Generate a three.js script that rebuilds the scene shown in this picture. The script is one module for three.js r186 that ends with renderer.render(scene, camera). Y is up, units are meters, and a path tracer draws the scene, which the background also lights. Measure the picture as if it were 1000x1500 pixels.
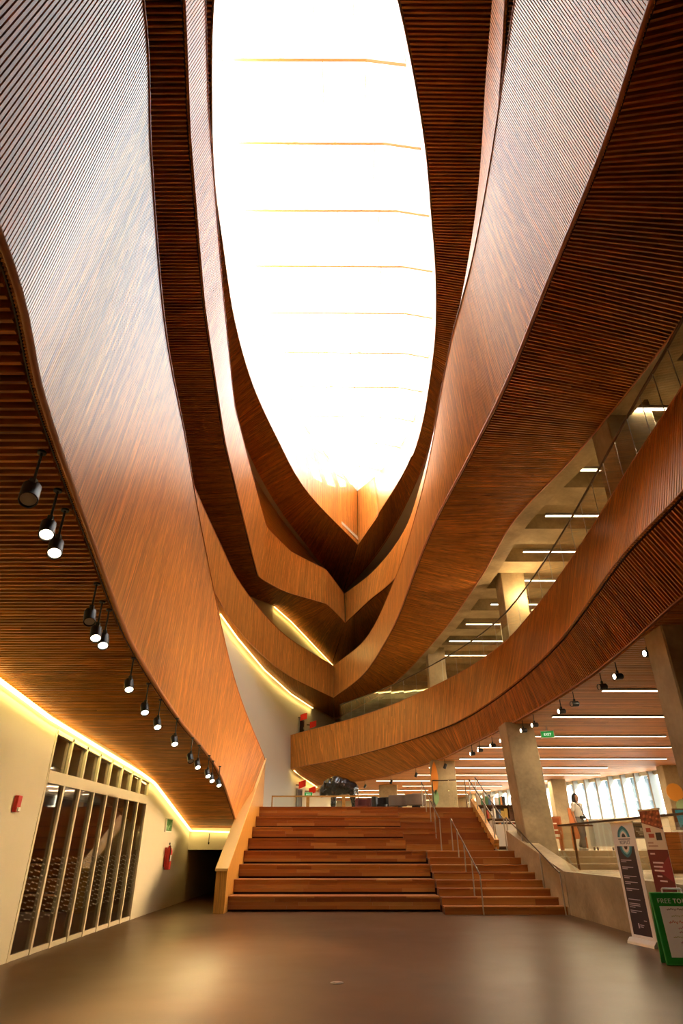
import * as THREE from 'three';
import { RectAreaLightUniformsLib } from 'three/addons/lights/RectAreaLightUniformsLib.js';
import { RoundedBoxGeometry } from 'three/addons/geometries/RoundedBoxGeometry.js';
import { MarchingCubes } from 'three/addons/objects/MarchingCubes.js';
import { mergeGeometries } from 'three/addons/utils/BufferGeometryUtils.js';
import { ImprovedNoise } from 'three/addons/math/ImprovedNoise.js';

// ---------------------------------------------------------------- camera, sky, sun, exposure
RectAreaLightUniformsLib.init();
const scene = new THREE.Scene();
const camera = new THREE.PerspectiveCamera(2 * Math.atan(750 / 880) * 180 / Math.PI, 1000 / 1500, 0.05, 400);
camera.position.set(0, 1.6, 0);
camera.rotation.set(29.1 * Math.PI / 180, 0, 0);
const renderer = new THREE.WebGLRenderer({ antialias: true });
renderer.toneMapping = THREE.LinearToneMapping;
renderer.toneMappingExposure = 2.2;
renderer.shadowMap.enabled = true;
scene.background = new THREE.Color().setRGB(0.9, 0.96, 1.0);
scene.backgroundIntensity = 3.5;
const sun = new THREE.DirectionalLight(new THREE.Color().setRGB(1, 0.93, 0.8), 38);
sun.position.set(56, 62, 18); sun.target.position.set(-4, 24, -24);
sun.castShadow = true;
Object.assign(sun.shadow.camera, { left: -40, right: 40, top: 40, bottom: -40, near: 1, far: 200 });
sun.shadow.mapSize.set(2048, 2048);
scene.add(sun, sun.target);
const WARM = new THREE.Color().setRGB(1, 0.66, 0.3), LAMP_WHITE = new THREE.Color().setRGB(1, 0.78, 0.48), COVE = new THREE.Color().setRGB(1, 0.72, 0.22);
const LIGHT = { bar: 62, cove: 9, spot: 13, washer: 50 };

const POINTS = {
  leftLow: [[-1.75,5.1,-8.0],[-1.85,4.85,-2.0],[-1.93,4.58,2.24],[-2.2,4.46,3.44],[-2.49,4.28,5.29],[-2.86,4.02,7.96],[-3.01,3.69,11.21],[-3.24,3.34,16.97],[-3.58,2.14,23.6]],
  leftTop: [[-1.76,9.9,-8.0],[-1.89,9.9,-2.0],[-2.17,9.69,3.02],[-2.51,9.54,4.64],[-2.91,9.11,7.14],[-3.36,9.26,10.58],[-3.62,8.68,14.01],[-3.33,6.2,18.67],[-2.96,4.55,25.0]],
  leftWall: [[-5.26,5.1,-8.0],[-5.26,4.85,-2.0],[-5.26,4.58,2.24],[-5.26,4.46,3.44],[-5.26,4.28,5.29],[-5.26,4.02,7.96],[-5.26,3.69,11.21],[-5.26,3.34,16.97],[-5.26,2.15,23.6]],
  threeLow: [[3.3,9.6,-6.0],[3.4,9.7,-1.0],[3.49,9.9,3.1],[3.65,10.1,4.69],[3.77,10.6,7.64],[3.81,10.95,10.77],[3.65,11.25,13.98],[3.27,11.5,18.52],[3.06,11.5,22.0],[2.66,11.5,30.17],[1.36,11.5,40.17],[-0.62,11.5,46.88]],
  threeTop: [[2.8,15.3,-6.5],[2.95,15.3,-0.5],[3.1,15.25,3.2],[3.18,15.2,5.07],[3.32,14.9,8.09],[3.31,14.6,10.29],[3.14,14.3,12.72],[3.21,14.0,17.96],[3.2,14.0,21.58],[2.83,14.0,29.58],[1.55,14.0,40.46],[-0.64,14.0,47.07]],
  threeOut: [[6.8,11.3,-6.0],[6.9,11.3,-1.0],[7.0,11.3,2.9],[7.2,11.3,5.0],[7.19,11.3,9.09],[6.94,11.3,11.86],[6.62,11.3,14.22],[5.9,11.3,17.9],[5.76,11.3,22.92],[5.1,11.3,31.28],[2.96,11.3,44.34],[-0.66,11.3,55.1]],
  threeLeftLow: [[-0.62,11.5,46.88],[-2.32,11.5,43.09],[-3.6,11.5,39.81],[-4.79,11.5,34.7],[-5.53,11.5,29.3],[-5.67,11.5,25.51],[-5.8,11.5,20.0],[-5.7,11.5,13.0],[-5.5,11.5,6.0],[-5.2,11.5,-3.0]],
  threeLeftTop: [[-0.64,14.0,47.07],[-2.32,14.0,43.09],[-3.6,14.0,39.81],[-4.79,14.0,34.7],[-5.53,14.0,29.3],[-5.67,14.0,25.51],[-5.8,14.0,20.0],[-5.7,14.0,13.0],[-5.5,14.0,6.0],[-5.2,14.0,-3.0]],
  threeLeftOut: [[-0.66,11.3,55.1],[-2.4,11.3,49.46],[-3.75,11.3,44.34],[-4.91,11.3,37.64],[-5.59,11.3,31.16],[-5.85,11.3,27.31],[-6.4,11.3,20.0],[-6.3,11.3,13.0],[-6.1,11.3,6.0],[-5.8,11.3,-3.0]],
  twoLow: [[-4.2,6.33,46.2],[-3.26,6.33,44.8],[-1.35,6.33,42.0],[0.49,6.33,39.0],[2.39,6.33,35.0],[3.94,6.33,31.0],[5.07,6.33,27.0],[5.58,6.33,23.0],[5.78,6.33,19.0],[5.74,6.33,15.5],[5.46,6.33,12.5],[5.22,6.33,10.0],[5.21,6.33,8.0],[5.1,6.33,5.0],[4.9,6.33,1.0],[4.5,6.33,-6.0]],
  twoTop: [[-4.2,8.5,46.2],[-3.54,8.5,44.8],[-1.65,8.5,42.0],[0.36,8.5,39.0],[2.54,8.5,35.0],[4.16,8.5,31.0],[5.47,8.5,27.0],[6.26,8.5,23.0],[6.41,8.5,19.0],[6.33,8.5,15.5],[6.15,8.5,12.5],[5.96,8.5,10.0],[5.85,8.5,8.0],[5.6,8.5,5.0],[5.4,8.5,1.0],[5.0,8.5,-6.0]],
  twoOut: [[-2.0,5.7,51.0],[-0.83,5.3,44.8],[1.35,5.3,42.0],[2.85,5.3,39.0],[3.89,5.3,35.0],[4.84,5.3,31.0],[5.31,5.3,27.0],[5.74,5.3,23.0],[6.06,5.3,19.0],[6.18,5.3,15.5],[6.05,5.3,12.5],[5.82,5.3,10.0],[5.77,5.3,8.0],[5.5,5.3,5.0],[5.3,5.3,1.0],[4.9,5.3,-6.0]],
  fourLeftLow: [[-2.6,16.8,0.0],[-3.23,16.8,5.67],[-3.71,16.8,8.39],[-4.41,16.8,13.72],[-4.98,16.7,21.1],[-5.1,16.1,34.05],[-3.67,16.5,37.9],[-1.08,16.8,40.92],[0.32,16.8,44.99]],
  fourLeftTop: [[-2.4,18.2,0.0],[-2.97,18.2,5.67],[-3.41,18.2,8.39],[-4.02,18.38,13.72],[-4.73,18.69,21.1],[-4.69,19.18,33.35],[-3.38,19.2,37.2],[-1.13,19.2,40.22],[0.22,19.2,45.06]],
  fourLeftOut: [[-7.2,16.8,0.0],[-7.8,16.8,5.7],[-8.3,16.8,8.4],[-9.0,16.8,13.7],[-9.4,16.8,21.3],[-8.39,16.8,36.72],[-4.85,16.5,40.52],[-3.88,16.5,43.78],[-0.9,16.5,56.32]],
  fourRightLow: [[2.4,16.8,0.0],[3.37,16.8,5.68],[3.67,16.8,7.5],[4.2,16.8,12.0],[4.4,16.8,20.0],[4.25,16.8,28.0],[3.52,16.8,35.92],[1.93,16.8,40.23],[0.32,16.8,44.99]],
  fourRightTop: [[2.4,19.2,0.0],[3.5,19.2,6.0],[3.75,19.2,8.0],[4.25,19.2,12.0],[4.45,19.2,20.0],[4.4,19.2,28.0],[3.94,19.2,34.32],[2.26,19.2,40.69],[0.22,19.2,45.06]],
  fourRightOut: [[7.2,16.6,0.0],[8.0,16.6,5.7],[8.3,16.6,7.5],[8.7,16.6,12.0],[9.0,16.6,20.0],[9.0,16.6,30.0],[7.5,16.6,40.0],[4.0,16.6,50.0],[-0.9,16.5,56.32]],
  topLeftIn: [[-1.2,22.0,2.5],[-2.4,22.0,4.2],[-3.5,22.0,7.61],[-4.05,22.0,10.22],[-4.43,22.0,12.77],[-4.59,22.0,15.37],[-4.73,22.0,19.19],[-4.48,22.0,23.34],[-3.67,22.0,27.98],[-2.36,22.0,33.54],[1.27,22.0,41.87]],
  topLeftTop: [[-1.55,26.8,2.5],[-2.71,26.8,4.2],[-3.78,26.8,7.61],[-4.29,26.8,10.22],[-4.64,26.8,12.77],[-4.77,26.8,15.37],[-4.87,26.8,19.19],[-4.58,26.8,23.34],[-3.74,26.8,27.98],[-2.4,26.8,33.54],[1.28,26.8,41.85]],
  topLeftOut: [[-5.0,22.0,0.0],[-6.0,22.0,4.0],[-6.6,22.0,7.61],[-6.8,22.0,10.22],[-6.8,22.0,12.77],[-6.6,22.0,16.5],[-6.3,22.0,21.0],[-6.0,22.0,25.0],[-5.47,22.0,29.77],[-4.4,22.0,35.79],[0.19,22.0,51.89]],
  topRightIn: [[-1.2,22.0,2.5],[0.2,22.0,4.5],[1.54,22.0,7.61],[2.69,22.0,11.26],[3.33,22.0,14.21],[3.81,22.0,16.64],[4.23,22.0,19.72],[4.4,22.0,22.73],[4.42,22.0,27.4],[4.07,22.0,30.87],[2.83,22.0,36.17],[1.27,22.0,41.87]],
  topRightTop: [[-1.2,26.8,2.2],[0.3,26.8,5.5],[1.74,26.8,9.4],[3.26,26.8,14.32],[3.97,26.8,17.21],[4.57,26.8,20.56],[5.07,26.8,25.24],[5.13,26.8,29.02],[4.81,26.8,32.99],[4.01,26.8,36.42],[2.81,26.8,39.29],[1.28,26.8,41.85]],
  topRightOut: [[3.0,22.0,0.0],[5.2,22.0,3.5],[5.6,22.0,7.6],[5.8,22.0,11.3],[5.8,22.0,14.2],[5.8,22.0,17.0],[5.7,22.0,20.0],[5.05,22.0,23.75],[5.14,22.0,27.85],[4.84,22.0,32.2],[3.19,22.0,42.11],[0.19,22.0,51.89]],
  SP: [[-2.42,4.0,4.01],[-2.49,3.95,4.52],[-2.54,3.92,4.82],[-2.73,3.78,6.25],[-2.82,3.74,6.71],[-2.81,3.72,6.93],[-2.97,3.57,8.52],[-3.04,3.46,9.59],[-3.05,3.38,10.4],[-3.02,3.27,11.5],[-3.07,3.17,13.09],[-3.08,3.13,13.85],[-3.07,3.06,14.95],[-3.1,3.02,15.62],[-3.06,2.98,16.34]],
  SR: [[5.73,4.95,11.79],[5.79,4.95,13.65],[5.77,4.95,14.65],[5.77,4.95,16.63],[5.78,4.95,17.66],[5.71,4.95,19.85],[5.62,4.95,20.88],[5.47,4.95,22.3],[5.37,4.95,23.08],[5.19,4.95,24.26],[5.15,4.95,25.56],[5.0,4.95,26.57]],
};
// ---------------------------------------------------------------- helpers
let seed = 20181101;
const rnd = () => ((seed = (seed * 1664525 + 1013904223) >>> 0) / 4294967296);
const pick = (a) => a[Math.floor(rnd() * a.length)];
const P = (x, y, d) => new THREE.Vector3(x, y, -d);          // d: metres into the hall, measured from the lens
const used = {};
const numbered = (n) => { const k = used[n] = (used[n] ?? -1) + 1; return k ? n + '_' + String(k).padStart(3, '0') : n; };
const shade = (o) => { o.castShadow = o.receiveShadow = true; return o; };
function tag(o, label, category, group, kind) {
  o.userData.label = label; if (category) o.userData.category = category;
  if (group) o.userData.group = group; if (kind) o.userData.kind = kind;
  return o;
}
function thing(name, label, category, pos = [0, 0, 0], group) {
  const o = new THREE.Group(); o.name = numbered(name); o.position.set(pos[0], pos[1], -pos[2]);
  scene.add(o); return tag(o, label, category, group);
}
function structure(name, label, geo, mat) {
  const o = geo ? shade(new THREE.Mesh(geo, mat)) : new THREE.Group(); o.name = numbered(name); scene.add(o);
  return tag(o, label, undefined, undefined, 'structure');
}
function part(name, geo, mat, parent) { const m = shade(new THREE.Mesh(geo, mat)); m.name = name; parent.add(m); return m; }
function metricUV(g, s = 1) {                                  // texture coordinates in metres, chosen by the way each face points
  if (g.index) g = g.toNonIndexed();
  g.computeVertexNormals();
  const p = g.attributes.position, n = g.attributes.normal, uv = new Float32Array(p.count * 2);
  for (let i = 0; i < p.count; i++) {
    const ax = Math.abs(n.getX(i)), ay = Math.abs(n.getY(i)), az = Math.abs(n.getZ(i));
    if (ay >= ax && ay >= az) { uv[2 * i] = p.getX(i) * s; uv[2 * i + 1] = p.getZ(i) * s; }
    else if (ax >= az) { uv[2 * i] = p.getZ(i) * s; uv[2 * i + 1] = p.getY(i) * s; }
    else { uv[2 * i] = p.getX(i) * s; uv[2 * i + 1] = p.getY(i) * s; }
  }
  g.setAttribute('uv', new THREE.BufferAttribute(uv, 2)); return g;
}
// box by its limits, d from the lens
function slab(x0, x1, y0, y1, d0, d1) {
  const g = new THREE.BoxGeometry(x1 - x0, y1 - y0, d1 - d0); g.translate((x0 + x1) / 2, (y0 + y1) / 2, -(d0 + d1) / 2); return metricUV(g);
}
// solid between a plan outline [[x,d],...] and two heights; top may be a function of (x,d)
function prism(plan, y0, y1) {
  const f0 = typeof y0 === 'function' ? y0 : () => y0, f1 = typeof y1 === 'function' ? y1 : () => y1;
  const tri = THREE.ShapeUtils.triangulateShape(plan.map(([x, d]) => new THREE.Vector2(x, d)), []), pos = [], n = plan.length;
  const b = plan.map(([x, d]) => [x, f0(x, d), -d]), t = plan.map(([x, d]) => [x, f1(x, d), -d]);
  const area = THREE.ShapeUtils.area(plan.map(([x, d]) => new THREE.Vector2(x, d)));
  for (const [i, j, k] of tri) { pos.push(...t[i], ...t[j], ...t[k], ...b[i], ...b[k], ...b[j]); }
  for (let i = 0; i < n; i++) { const j = (i + 1) % n; if (area > 0) pos.push(...b[i], ...b[j], ...t[j], ...b[i], ...t[j], ...t[i]); else pos.push(...b[j], ...b[i], ...t[i], ...b[j], ...t[i], ...t[j]); }
  const g = new THREE.BufferGeometry(); g.setAttribute('position', new THREE.Float32BufferAttribute(pos, 3)); return metricUV(g);
}
function bar(a, b, w, h, up = new THREE.Vector3(0, 1, 0)) {    // straight bar of rectangular section between two points
  const z = b.clone().sub(a), l = z.length(); z.normalize();
  const x = new THREE.Vector3().crossVectors(up, z); if (x.lengthSq() < 1e-6) x.set(1, 0, 0); x.normalize();
  const y = new THREE.Vector3().crossVectors(z, x), g = new THREE.BoxGeometry(w, h, l);
  g.applyMatrix4(new THREE.Matrix4().makeBasis(x, y, z).setPosition(a.clone().add(b).multiplyScalar(0.5))); return metricUV(g);
}
const tube = (pts, r, seg = 24, rad = 8) => new THREE.TubeGeometry(new THREE.CatmullRomCurve3(pts, false, 'catmullrom', 0.01), seg, r, rad, false);
function rod(a, b, r, rad = 8) {
  const g = new THREE.CylinderGeometry(r, r, a.distanceTo(b), rad), q = new THREE.Quaternion().setFromUnitVectors(new THREE.Vector3(0, 1, 0), b.clone().sub(a).normalize());
  g.applyQuaternion(q); g.translate((a.x + b.x) / 2, (a.y + b.y) / 2, (a.z + b.z) / 2); return g;
}
function sdfMesh(lo, hi, res, f) {                             // surface of a distance field inside a box
  const mc = new MarchingCubes(res, new THREE.MeshStandardMaterial(), false, false, 60000), n = mc.size, h = n / 2;
  const c = [0, 1, 2].map((k) => (lo[k] + hi[k]) / 2), e = Math.max(hi[0] - lo[0], hi[1] - lo[1], hi[2] - lo[2]) / 2;
  for (let z = 0; z < n; z++) for (let y = 0; y < n; y++) for (let x = 0; x < n; x++)
    mc.field[x + y * n + z * n * n] = -f(c[0] + (x - h) / h * e, c[1] + (y - h) / h * e, c[2] + (z - h) / h * e);
  mc.isolation = 0; mc.update();
  const g = new THREE.BufferGeometry(), p = mc.positionArray.slice(0, mc.count * 3);
  for (let i = 0; i < p.length; i++) p[i] = p[i] * e + c[i % 3];
  g.setAttribute('position', new THREE.BufferAttribute(p, 3)); g.setAttribute('normal', new THREE.BufferAttribute(mc.normalArray.slice(0, mc.count * 3), 3));
  return g;
}
const smin = (a, b, k) => { const h = Math.max(k - Math.abs(a - b), 0) / k; return Math.min(a, b) - h * h * k / 4; };
function capsule(x, y, z, a, b, ra, rb) {
  const dx = b[0] - a[0], dy = b[1] - a[1], dz = b[2] - a[2], px = x - a[0], py = y - a[1], pz = z - a[2];
  const t = Math.min(1, Math.max(0, (px * dx + py * dy + pz * dz) / (dx * dx + dy * dy + dz * dz || 1)));
  return Math.hypot(px - dx * t, py - dy * t, pz - dz * t) - (ra + (rb - ra) * t);
}

// ---------------------------------------------------------------- materials
const noise = new ImprovedNoise();
const fbm = (x, y, z, o = 4) => { let s = 0, a = 0.5; for (let i = 0; i < o; i++, a /= 2, x *= 2.03, y *= 2.03) s += a * noise.noise(x, y, z + i * 7.3); return s; };
function dataTexture(w, h, f, repeat = [1, 1], srgb = true) {
  const d = new Uint8Array(w * h * 4);
  for (let y = 0; y < h; y++) for (let x = 0; x < w; x++) { const c = f(x / w, y / h), i = (y * w + x) * 4; for (let k = 0; k < 3; k++) d[i + k] = Math.max(0, Math.min(255, c[k] * 255)); d[i + 3] = 255; }
  const t = new THREE.DataTexture(d, w, h); t.wrapS = t.wrapT = THREE.RepeatWrapping; t.magFilter = THREE.LinearFilter; t.minFilter = THREE.LinearMipmapLinearFilter;
  t.repeat.set(...repeat); if (srgb) t.colorSpace = THREE.SRGBColorSpace; t.needsUpdate = true; return t;
}
// noise that repeats after n cells each way
function tiled(u, v, n, o, s) { let r = 0, a = 0.5; for (let i = 0; i < o; i++, a /= 2, n *= 2) { const x = u * n, y = v * n, X = n, f = (p, q) => noise.noise(p, q, s + i * 3.7), wx = u, wy = v; r += a * ((f(x, y) * (1 - wx) + f(x - X, y) * wx) * (1 - wy) + (f(x, y - X) * (1 - wx) + f(x - X, y - X) * wx) * wy); } return r; }
const ring = (u, v, s) => [Math.cos(u * 2 * Math.PI) * s, Math.sin(u * 2 * Math.PI) * s, v];      // closes the pattern in u
// timber grain: u runs along the board (2 m), v across it (0.5 m)
const grainMap = dataTexture(512, 256, (u, v) => {
  const [a, b] = ring(u, v, 0.5), n = fbm(a, v * 22 + b, 1.7, 3), m = fbm(a * 2.2, v * 60 + b * 2, 9.1, 2), k = Math.pow(Math.max(0, fbm(a * 1.5 + 4, v * 9 + b, 4.2, 3)), 2) * 2;
  const l = 0.86 + n * 0.34 + m * 0.16 - k * 0.5; return [l, l * 0.985, l * 0.96];
}, [0.5, 2]);
const stainMap = dataTexture(512, 512, (u, v) => { const l = 0.88 + tiled(u, v, 3, 5, 2.2) * 0.28 + tiled(u, v, 40, 2, 6.6) * 0.08; return [l, l * 0.985, l * 0.96]; }, [1 / 7, 1 / 7]);
const stainRough = dataTexture(256, 256, (u, v) => { const l = 0.88 + tiled(u, v, 4, 3, 3.3) * 0.25; return [l, l, l]; }, [1 / 5, 1 / 5], false);
const concreteMap = dataTexture(512, 512, (u, v) => { const l = 0.85 + tiled(u, v, 3, 5, 1.2) * 0.4 + tiled(u, v, 30, 2, 8.6) * 0.14; return [l, l * 0.985, l * 0.95]; }, [1 / 3, 1 / 3]);
const grainUp = grainMap.clone(); grainUp.rotation = Math.PI / 2; grainUp.repeat.set(0.5, 2);
const std = (r, g, b, rough = 0.6, extra = {}) => new THREE.MeshStandardMaterial({ color: new THREE.Color().setRGB(r, g, b), roughness: rough, ...extra });
const phys = (r, g, b, rough, extra = {}) => new THREE.MeshPhysicalMaterial({ color: new THREE.Color().setRGB(r, g, b), roughness: rough, ...extra });
const glow = (c, k) => new THREE.MeshStandardMaterial({ color: 0xffffff, emissive: c, emissiveIntensity: k, roughness: 0.5 });
const M = {
  fascia: phys(0.83, 0.34, 0.062, 0.38, { map: grainMap, vertexColors: true }),
  soffit: phys(0.83, 0.34, 0.062, 0.42, { map: grainMap, vertexColors: true }),
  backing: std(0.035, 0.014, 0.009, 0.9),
  trimwood: std(0.5, 0.19, 0.07, 0.5),
  floor: phys(0.115, 0.054, 0.023, 0.4, { specularIntensity: 0.5, map: stainMap, roughnessMap: stainRough }),
  concrete: std(0.52, 0.42, 0.27, 0.75, { map: concreteMap }),
  plaster: std(0.70, 0.65, 0.54, 0.8),
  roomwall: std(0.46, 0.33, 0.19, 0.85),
  tanwall: std(0.66, 0.55, 0.36, 0.8),
  ceilingwood: std(0.30, 0.11, 0.022, 0.7, { map: grainMap }),
  ceilingslat: std(0.66, 0.26, 0.05, 0.6, { map: grainMap, vertexColors: true }),
  white: std(0.85, 0.85, 0.83, 0.5),
  offwhite: std(0.72, 0.66, 0.52, 0.5),
  black: std(0.012, 0.012, 0.013, 0.45),
  bronze: std(0.10, 0.06, 0.035, 0.35, { metalness: 0.7 }),
  steel: std(0.55, 0.52, 0.47, 0.28, { metalness: 0.9 }),
  glass: phys(0.97, 0.99, 0.97, 0.02, { transmission: 1, thickness: 0, ior: 1.5 }),
  skyglass: phys(0.97, 0.99, 1, 0.02, { transmission: 1, thickness: 0, ior: 1.3 }),
  darkglass: phys(0.75, 0.75, 0.75, 0.03, { transmission: 1, thickness: 0, ior: 1.65 }),
  goldwood: std(0.68, 0.34, 0.07, 0.4, { map: grainMap }),
  uprightwood: std(0.68, 0.34, 0.07, 0.4, { map: grainUp }),
  red: std(0.55, 0.025, 0.02, 0.45),
  green: std(0.05, 0.36, 0.08, 0.45),
  grey: std(0.24, 0.22, 0.2, 0.7),
  brown: std(0.20, 0.09, 0.045, 0.5, { map: grainMap }),
};
const stairWood = [[0.54, 0.19, 0.036], [0.48, 0.155, 0.028], [0.60, 0.235, 0.05], [0.42, 0.125, 0.024], [0.64, 0.28, 0.07]].map((c) => std(...c, 0.46, { map: grainMap }));

// ---------------------------------------------------------------- slatted timber strips
// A and B are matching edge points; slats run from A to B, proud of a dark backing.
function slatStrip(parent, A, B, o) {
  const cv = (q) => new THREE.CatmullRomCurve3(q.map((p) => P(...p)), false, o.tension === undefined ? 'centripetal' : 'catmullrom', o.tension ?? 0.5), ca = cv(A), cb = cv(B), K = 900, tab = [];
  let len = 0;
  for (let i = 0; i <= K; i++) { const b = cb.getPoint(i / K), a = ca.getPoint(i / K); a.lerp(b, (o.inset ?? 0) / Math.max(0.5, a.distanceTo(b))); const m = a.clone().lerp(b, 0.5); if (i) len += m.distanceTo(tab[i - 1].m); tab.push({ a, b, m, s: len }); }
  const nrm = (i) => {
    const j = Math.max(1, Math.min(K - 1, i)), t = tab[j + 1].m.clone().sub(tab[j - 1].m), r = tab[j].b.clone().sub(tab[j].a);
    const n = new THREE.Vector3().crossVectors(t, r).normalize();
    const want = o.down ? new THREE.Vector3(0, -1, 0) : new THREE.Vector3(0.3, 5, 0).setZ(tab[j].m.z + (o.ahead ?? 4)).sub(tab[j].m);
    return n.dot(want) < 0 ? n.negate() : n;
  };
  const at = (s) => { let lo = 0, hi = K; while (hi - lo > 1) { const m = (lo + hi) >> 1; tab[m].s > s ? hi = m : lo = m; } const f = (s - tab[lo].s) / (tab[hi].s - tab[lo].s || 1); return { a: tab[lo].a.clone().lerp(tab[hi].a, f), b: tab[lo].b.clone().lerp(tab[hi].b, f), i: lo }; };
  // backing shell, 10 cm thick
  const pos = [], idx = [], W = 5, N = 150, dep = o.depth ?? 0.05, back = (o.back ?? 0.05) + dep;
  for (let i = 0; i <= N; i++) {
    const k = Math.round(i / N * K), n = nrm(k);
    for (const off of [dep, back]) for (let j = 0; j <= W; j++) { const p = tab[k].a.clone().lerp(tab[k].b, j / W).addScaledVector(n, -off); pos.push(p.x, p.y, p.z); }
  }
  const row = 2 * (W + 1), q = (a, b, c, d) => idx.push(a, b, c, a, c, d);
  for (let i = 0; i < N; i++) {
    const r0 = i * row, r1 = r0 + row;
    for (let j = 0; j < W; j++) { q(r0 + j, r1 + j, r1 + j + 1, r0 + j + 1); const e = W + 1; q(r0 + e + j, r0 + e + j + 1, r1 + e + j + 1, r1 + e + j); }
    q(r0, r0 + W + 1, r1 + W + 1, r1); q(r0 + W, r1 + W, r1 + row - 1, r0 + row - 1);
  }
  const bg = new THREE.BufferGeometry(); bg.setAttribute('position', new THREE.Float32BufferAttribute(pos, 3)); bg.setIndex(idx); bg.computeVertexNormals();
  part(o.name + '_backing', bg, o.backMat ?? M.backing, parent);
  // slats
  const count = Math.floor(len / o.pitch), bulk = { p: [], c: [], u: [], n: [] };
  const emit = (to, a, b, t, n, w) => {
    const L = a.distanceTo(b), cuts = [0]; while (cuts.at(-1) < L) cuts.push(cuts.at(-1) + (o.seg ?? 1.4) * (0.5 + rnd())); cuts[cuts.length - 1] = L; cuts[0] = 0;
    const t0 = 0.86 + rnd() * 0.28, v0 = rnd();
    for (let k = 0; k < cuts.length - 1; k++) {
      const p0 = a.clone().lerp(b, cuts[k] / L), p1 = a.clone().lerp(b, cuts[k + 1] / L), h = t.clone().multiplyScalar(w / 2), d = n.clone().multiplyScalar(-dep - 0.005);
      const l = t0 * (0.82 + rnd() * 0.34), warm = 0.94 + rnd() * 0.12, col = [l * 1.02, l * warm, l * warm * warm * 0.98], u0 = rnd() * 2;
      const c = [p0.clone().sub(h), p0.clone().add(h), p1.clone().add(h), p1.clone().sub(h)], e = c.map((x) => x.clone().add(d));
      const face = (A_, B_, C_, D_, nn) => { for (const [v, uu, vv] of [[A_, 0, 0], [C_, 1, 1], [B_, 0, 1], [A_, 0, 0], [D_, 1, 0], [C_, 1, 1]]) { to.p.push(v.x, v.y, v.z); to.n.push(nn.x, nn.y, nn.z); to.c.push(...col); to.u.push(u0 + uu * (cuts[k + 1] - cuts[k]), v0 + vv * w); } };
      face(c[0], c[1], c[2], c[3], n); face(e[0], c[0], c[3], e[3], t.clone().negate()); face(c[1], e[1], e[2], c[2], t);
      if (k === 0) { const m = b.clone().sub(a).normalize().negate(); face(e[0], e[1], c[1], c[0], m); }
      if (k === cuts.length - 2) { const m = b.clone().sub(a).normalize(); face(c[3], c[2], e[2], e[3], m); }
    }
  };
  const build = (s) => { const g = new THREE.BufferGeometry(); for (const [k, v, z] of [['position', s.p, 3], ['normal', s.n, 3], ['color', s.c, 3], ['uv', s.u, 2]]) g.setAttribute(k, new THREE.Float32BufferAttribute(v, z)); return g; };
  for (let i = 0; i < count; i++) {
    const { a, b, i: k } = at((i + 0.5) * o.pitch), n = nrm(k), dir = b.clone().sub(a).normalize(), t = new THREE.Vector3().crossVectors(n, dir).normalize();
    const loc = Math.min(1, Math.abs(t.dot(tab[Math.min(K, k + 1)].m.clone().sub(tab[Math.max(0, k - 1)].m).normalize())));
    const w = o.pitch * o.fill * Math.max(0.35, loc), d = -(a.z + b.z) / 2;
    if (o.near && d > o.near[0] && d < o.near[1]) { const s = { p: [], c: [], u: [], n: [] }; emit(s, a, b, t, n, w); part(o.name + '_slat', build(s), o.mat, parent); }
    else emit(bulk, a, b, t, n, w);
  }
  if (bulk.p.length) part(o.name + '_slat_field', build(bulk), o.mat, parent).userData.kind = 'stuff';
  // thin timber lip along an edge
  for (const [which, key] of [['a', 'lipA'], ['b', 'lipB']]) if (o[key]) {
    const pts = []; for (let i = 0; i <= 60; i++) { const k = Math.round(i / 60 * K); const n = nrm(k), along = tab[k].b.clone().sub(tab[k].a).normalize().multiplyScalar(which === 'a' ? 1 : -1); pts.push(tab[k][which].clone().addScaledVector(n, 0.006).addScaledVector(along, 0.015)); }
    part(o.name + '_edge_trim', new THREE.TubeGeometry(new THREE.CatmullRomCurve3(pts), 160, o[key], 6, false), o.lipMat ?? M.trimwood, parent);
  }
}

// ---------------------------------------------------------------- lamps
function downArea(x, y, d, w, l, color, k) { const a = new THREE.RectAreaLight(color, k, w, l); a.position.set(x, y, -d); a.rotation.x = -Math.PI / 2; scene.add(a); return a; }
const barLens = glow(LAMP_WHITE, 3.2), coveLens = glow(COVE, 2.6);
function barLight(x0, x1, y, d, label, group) {
  const t = thing('linear_ceiling_light', label, 'light', [(x0 + x1) / 2, y, d], group), L = x1 - x0;
  part('housing', metricUV(new THREE.BoxGeometry(L + 0.02, 0.08, 0.14)), M.grey, t);
  part('diffuser', new THREE.BoxGeometry(L, 0.02, 0.1), barLens, t).position.y = -0.045;
  downArea((x0 + x1) / 2, y - 0.065, d, L, 0.1, LAMP_WHITE, LIGHT.bar);
}
const lensLit = glow(new THREE.Color().setRGB(1, 0.8, 0.55), 9), lensOff = std(0.5, 0.5, 0.46, 0.2);
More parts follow.
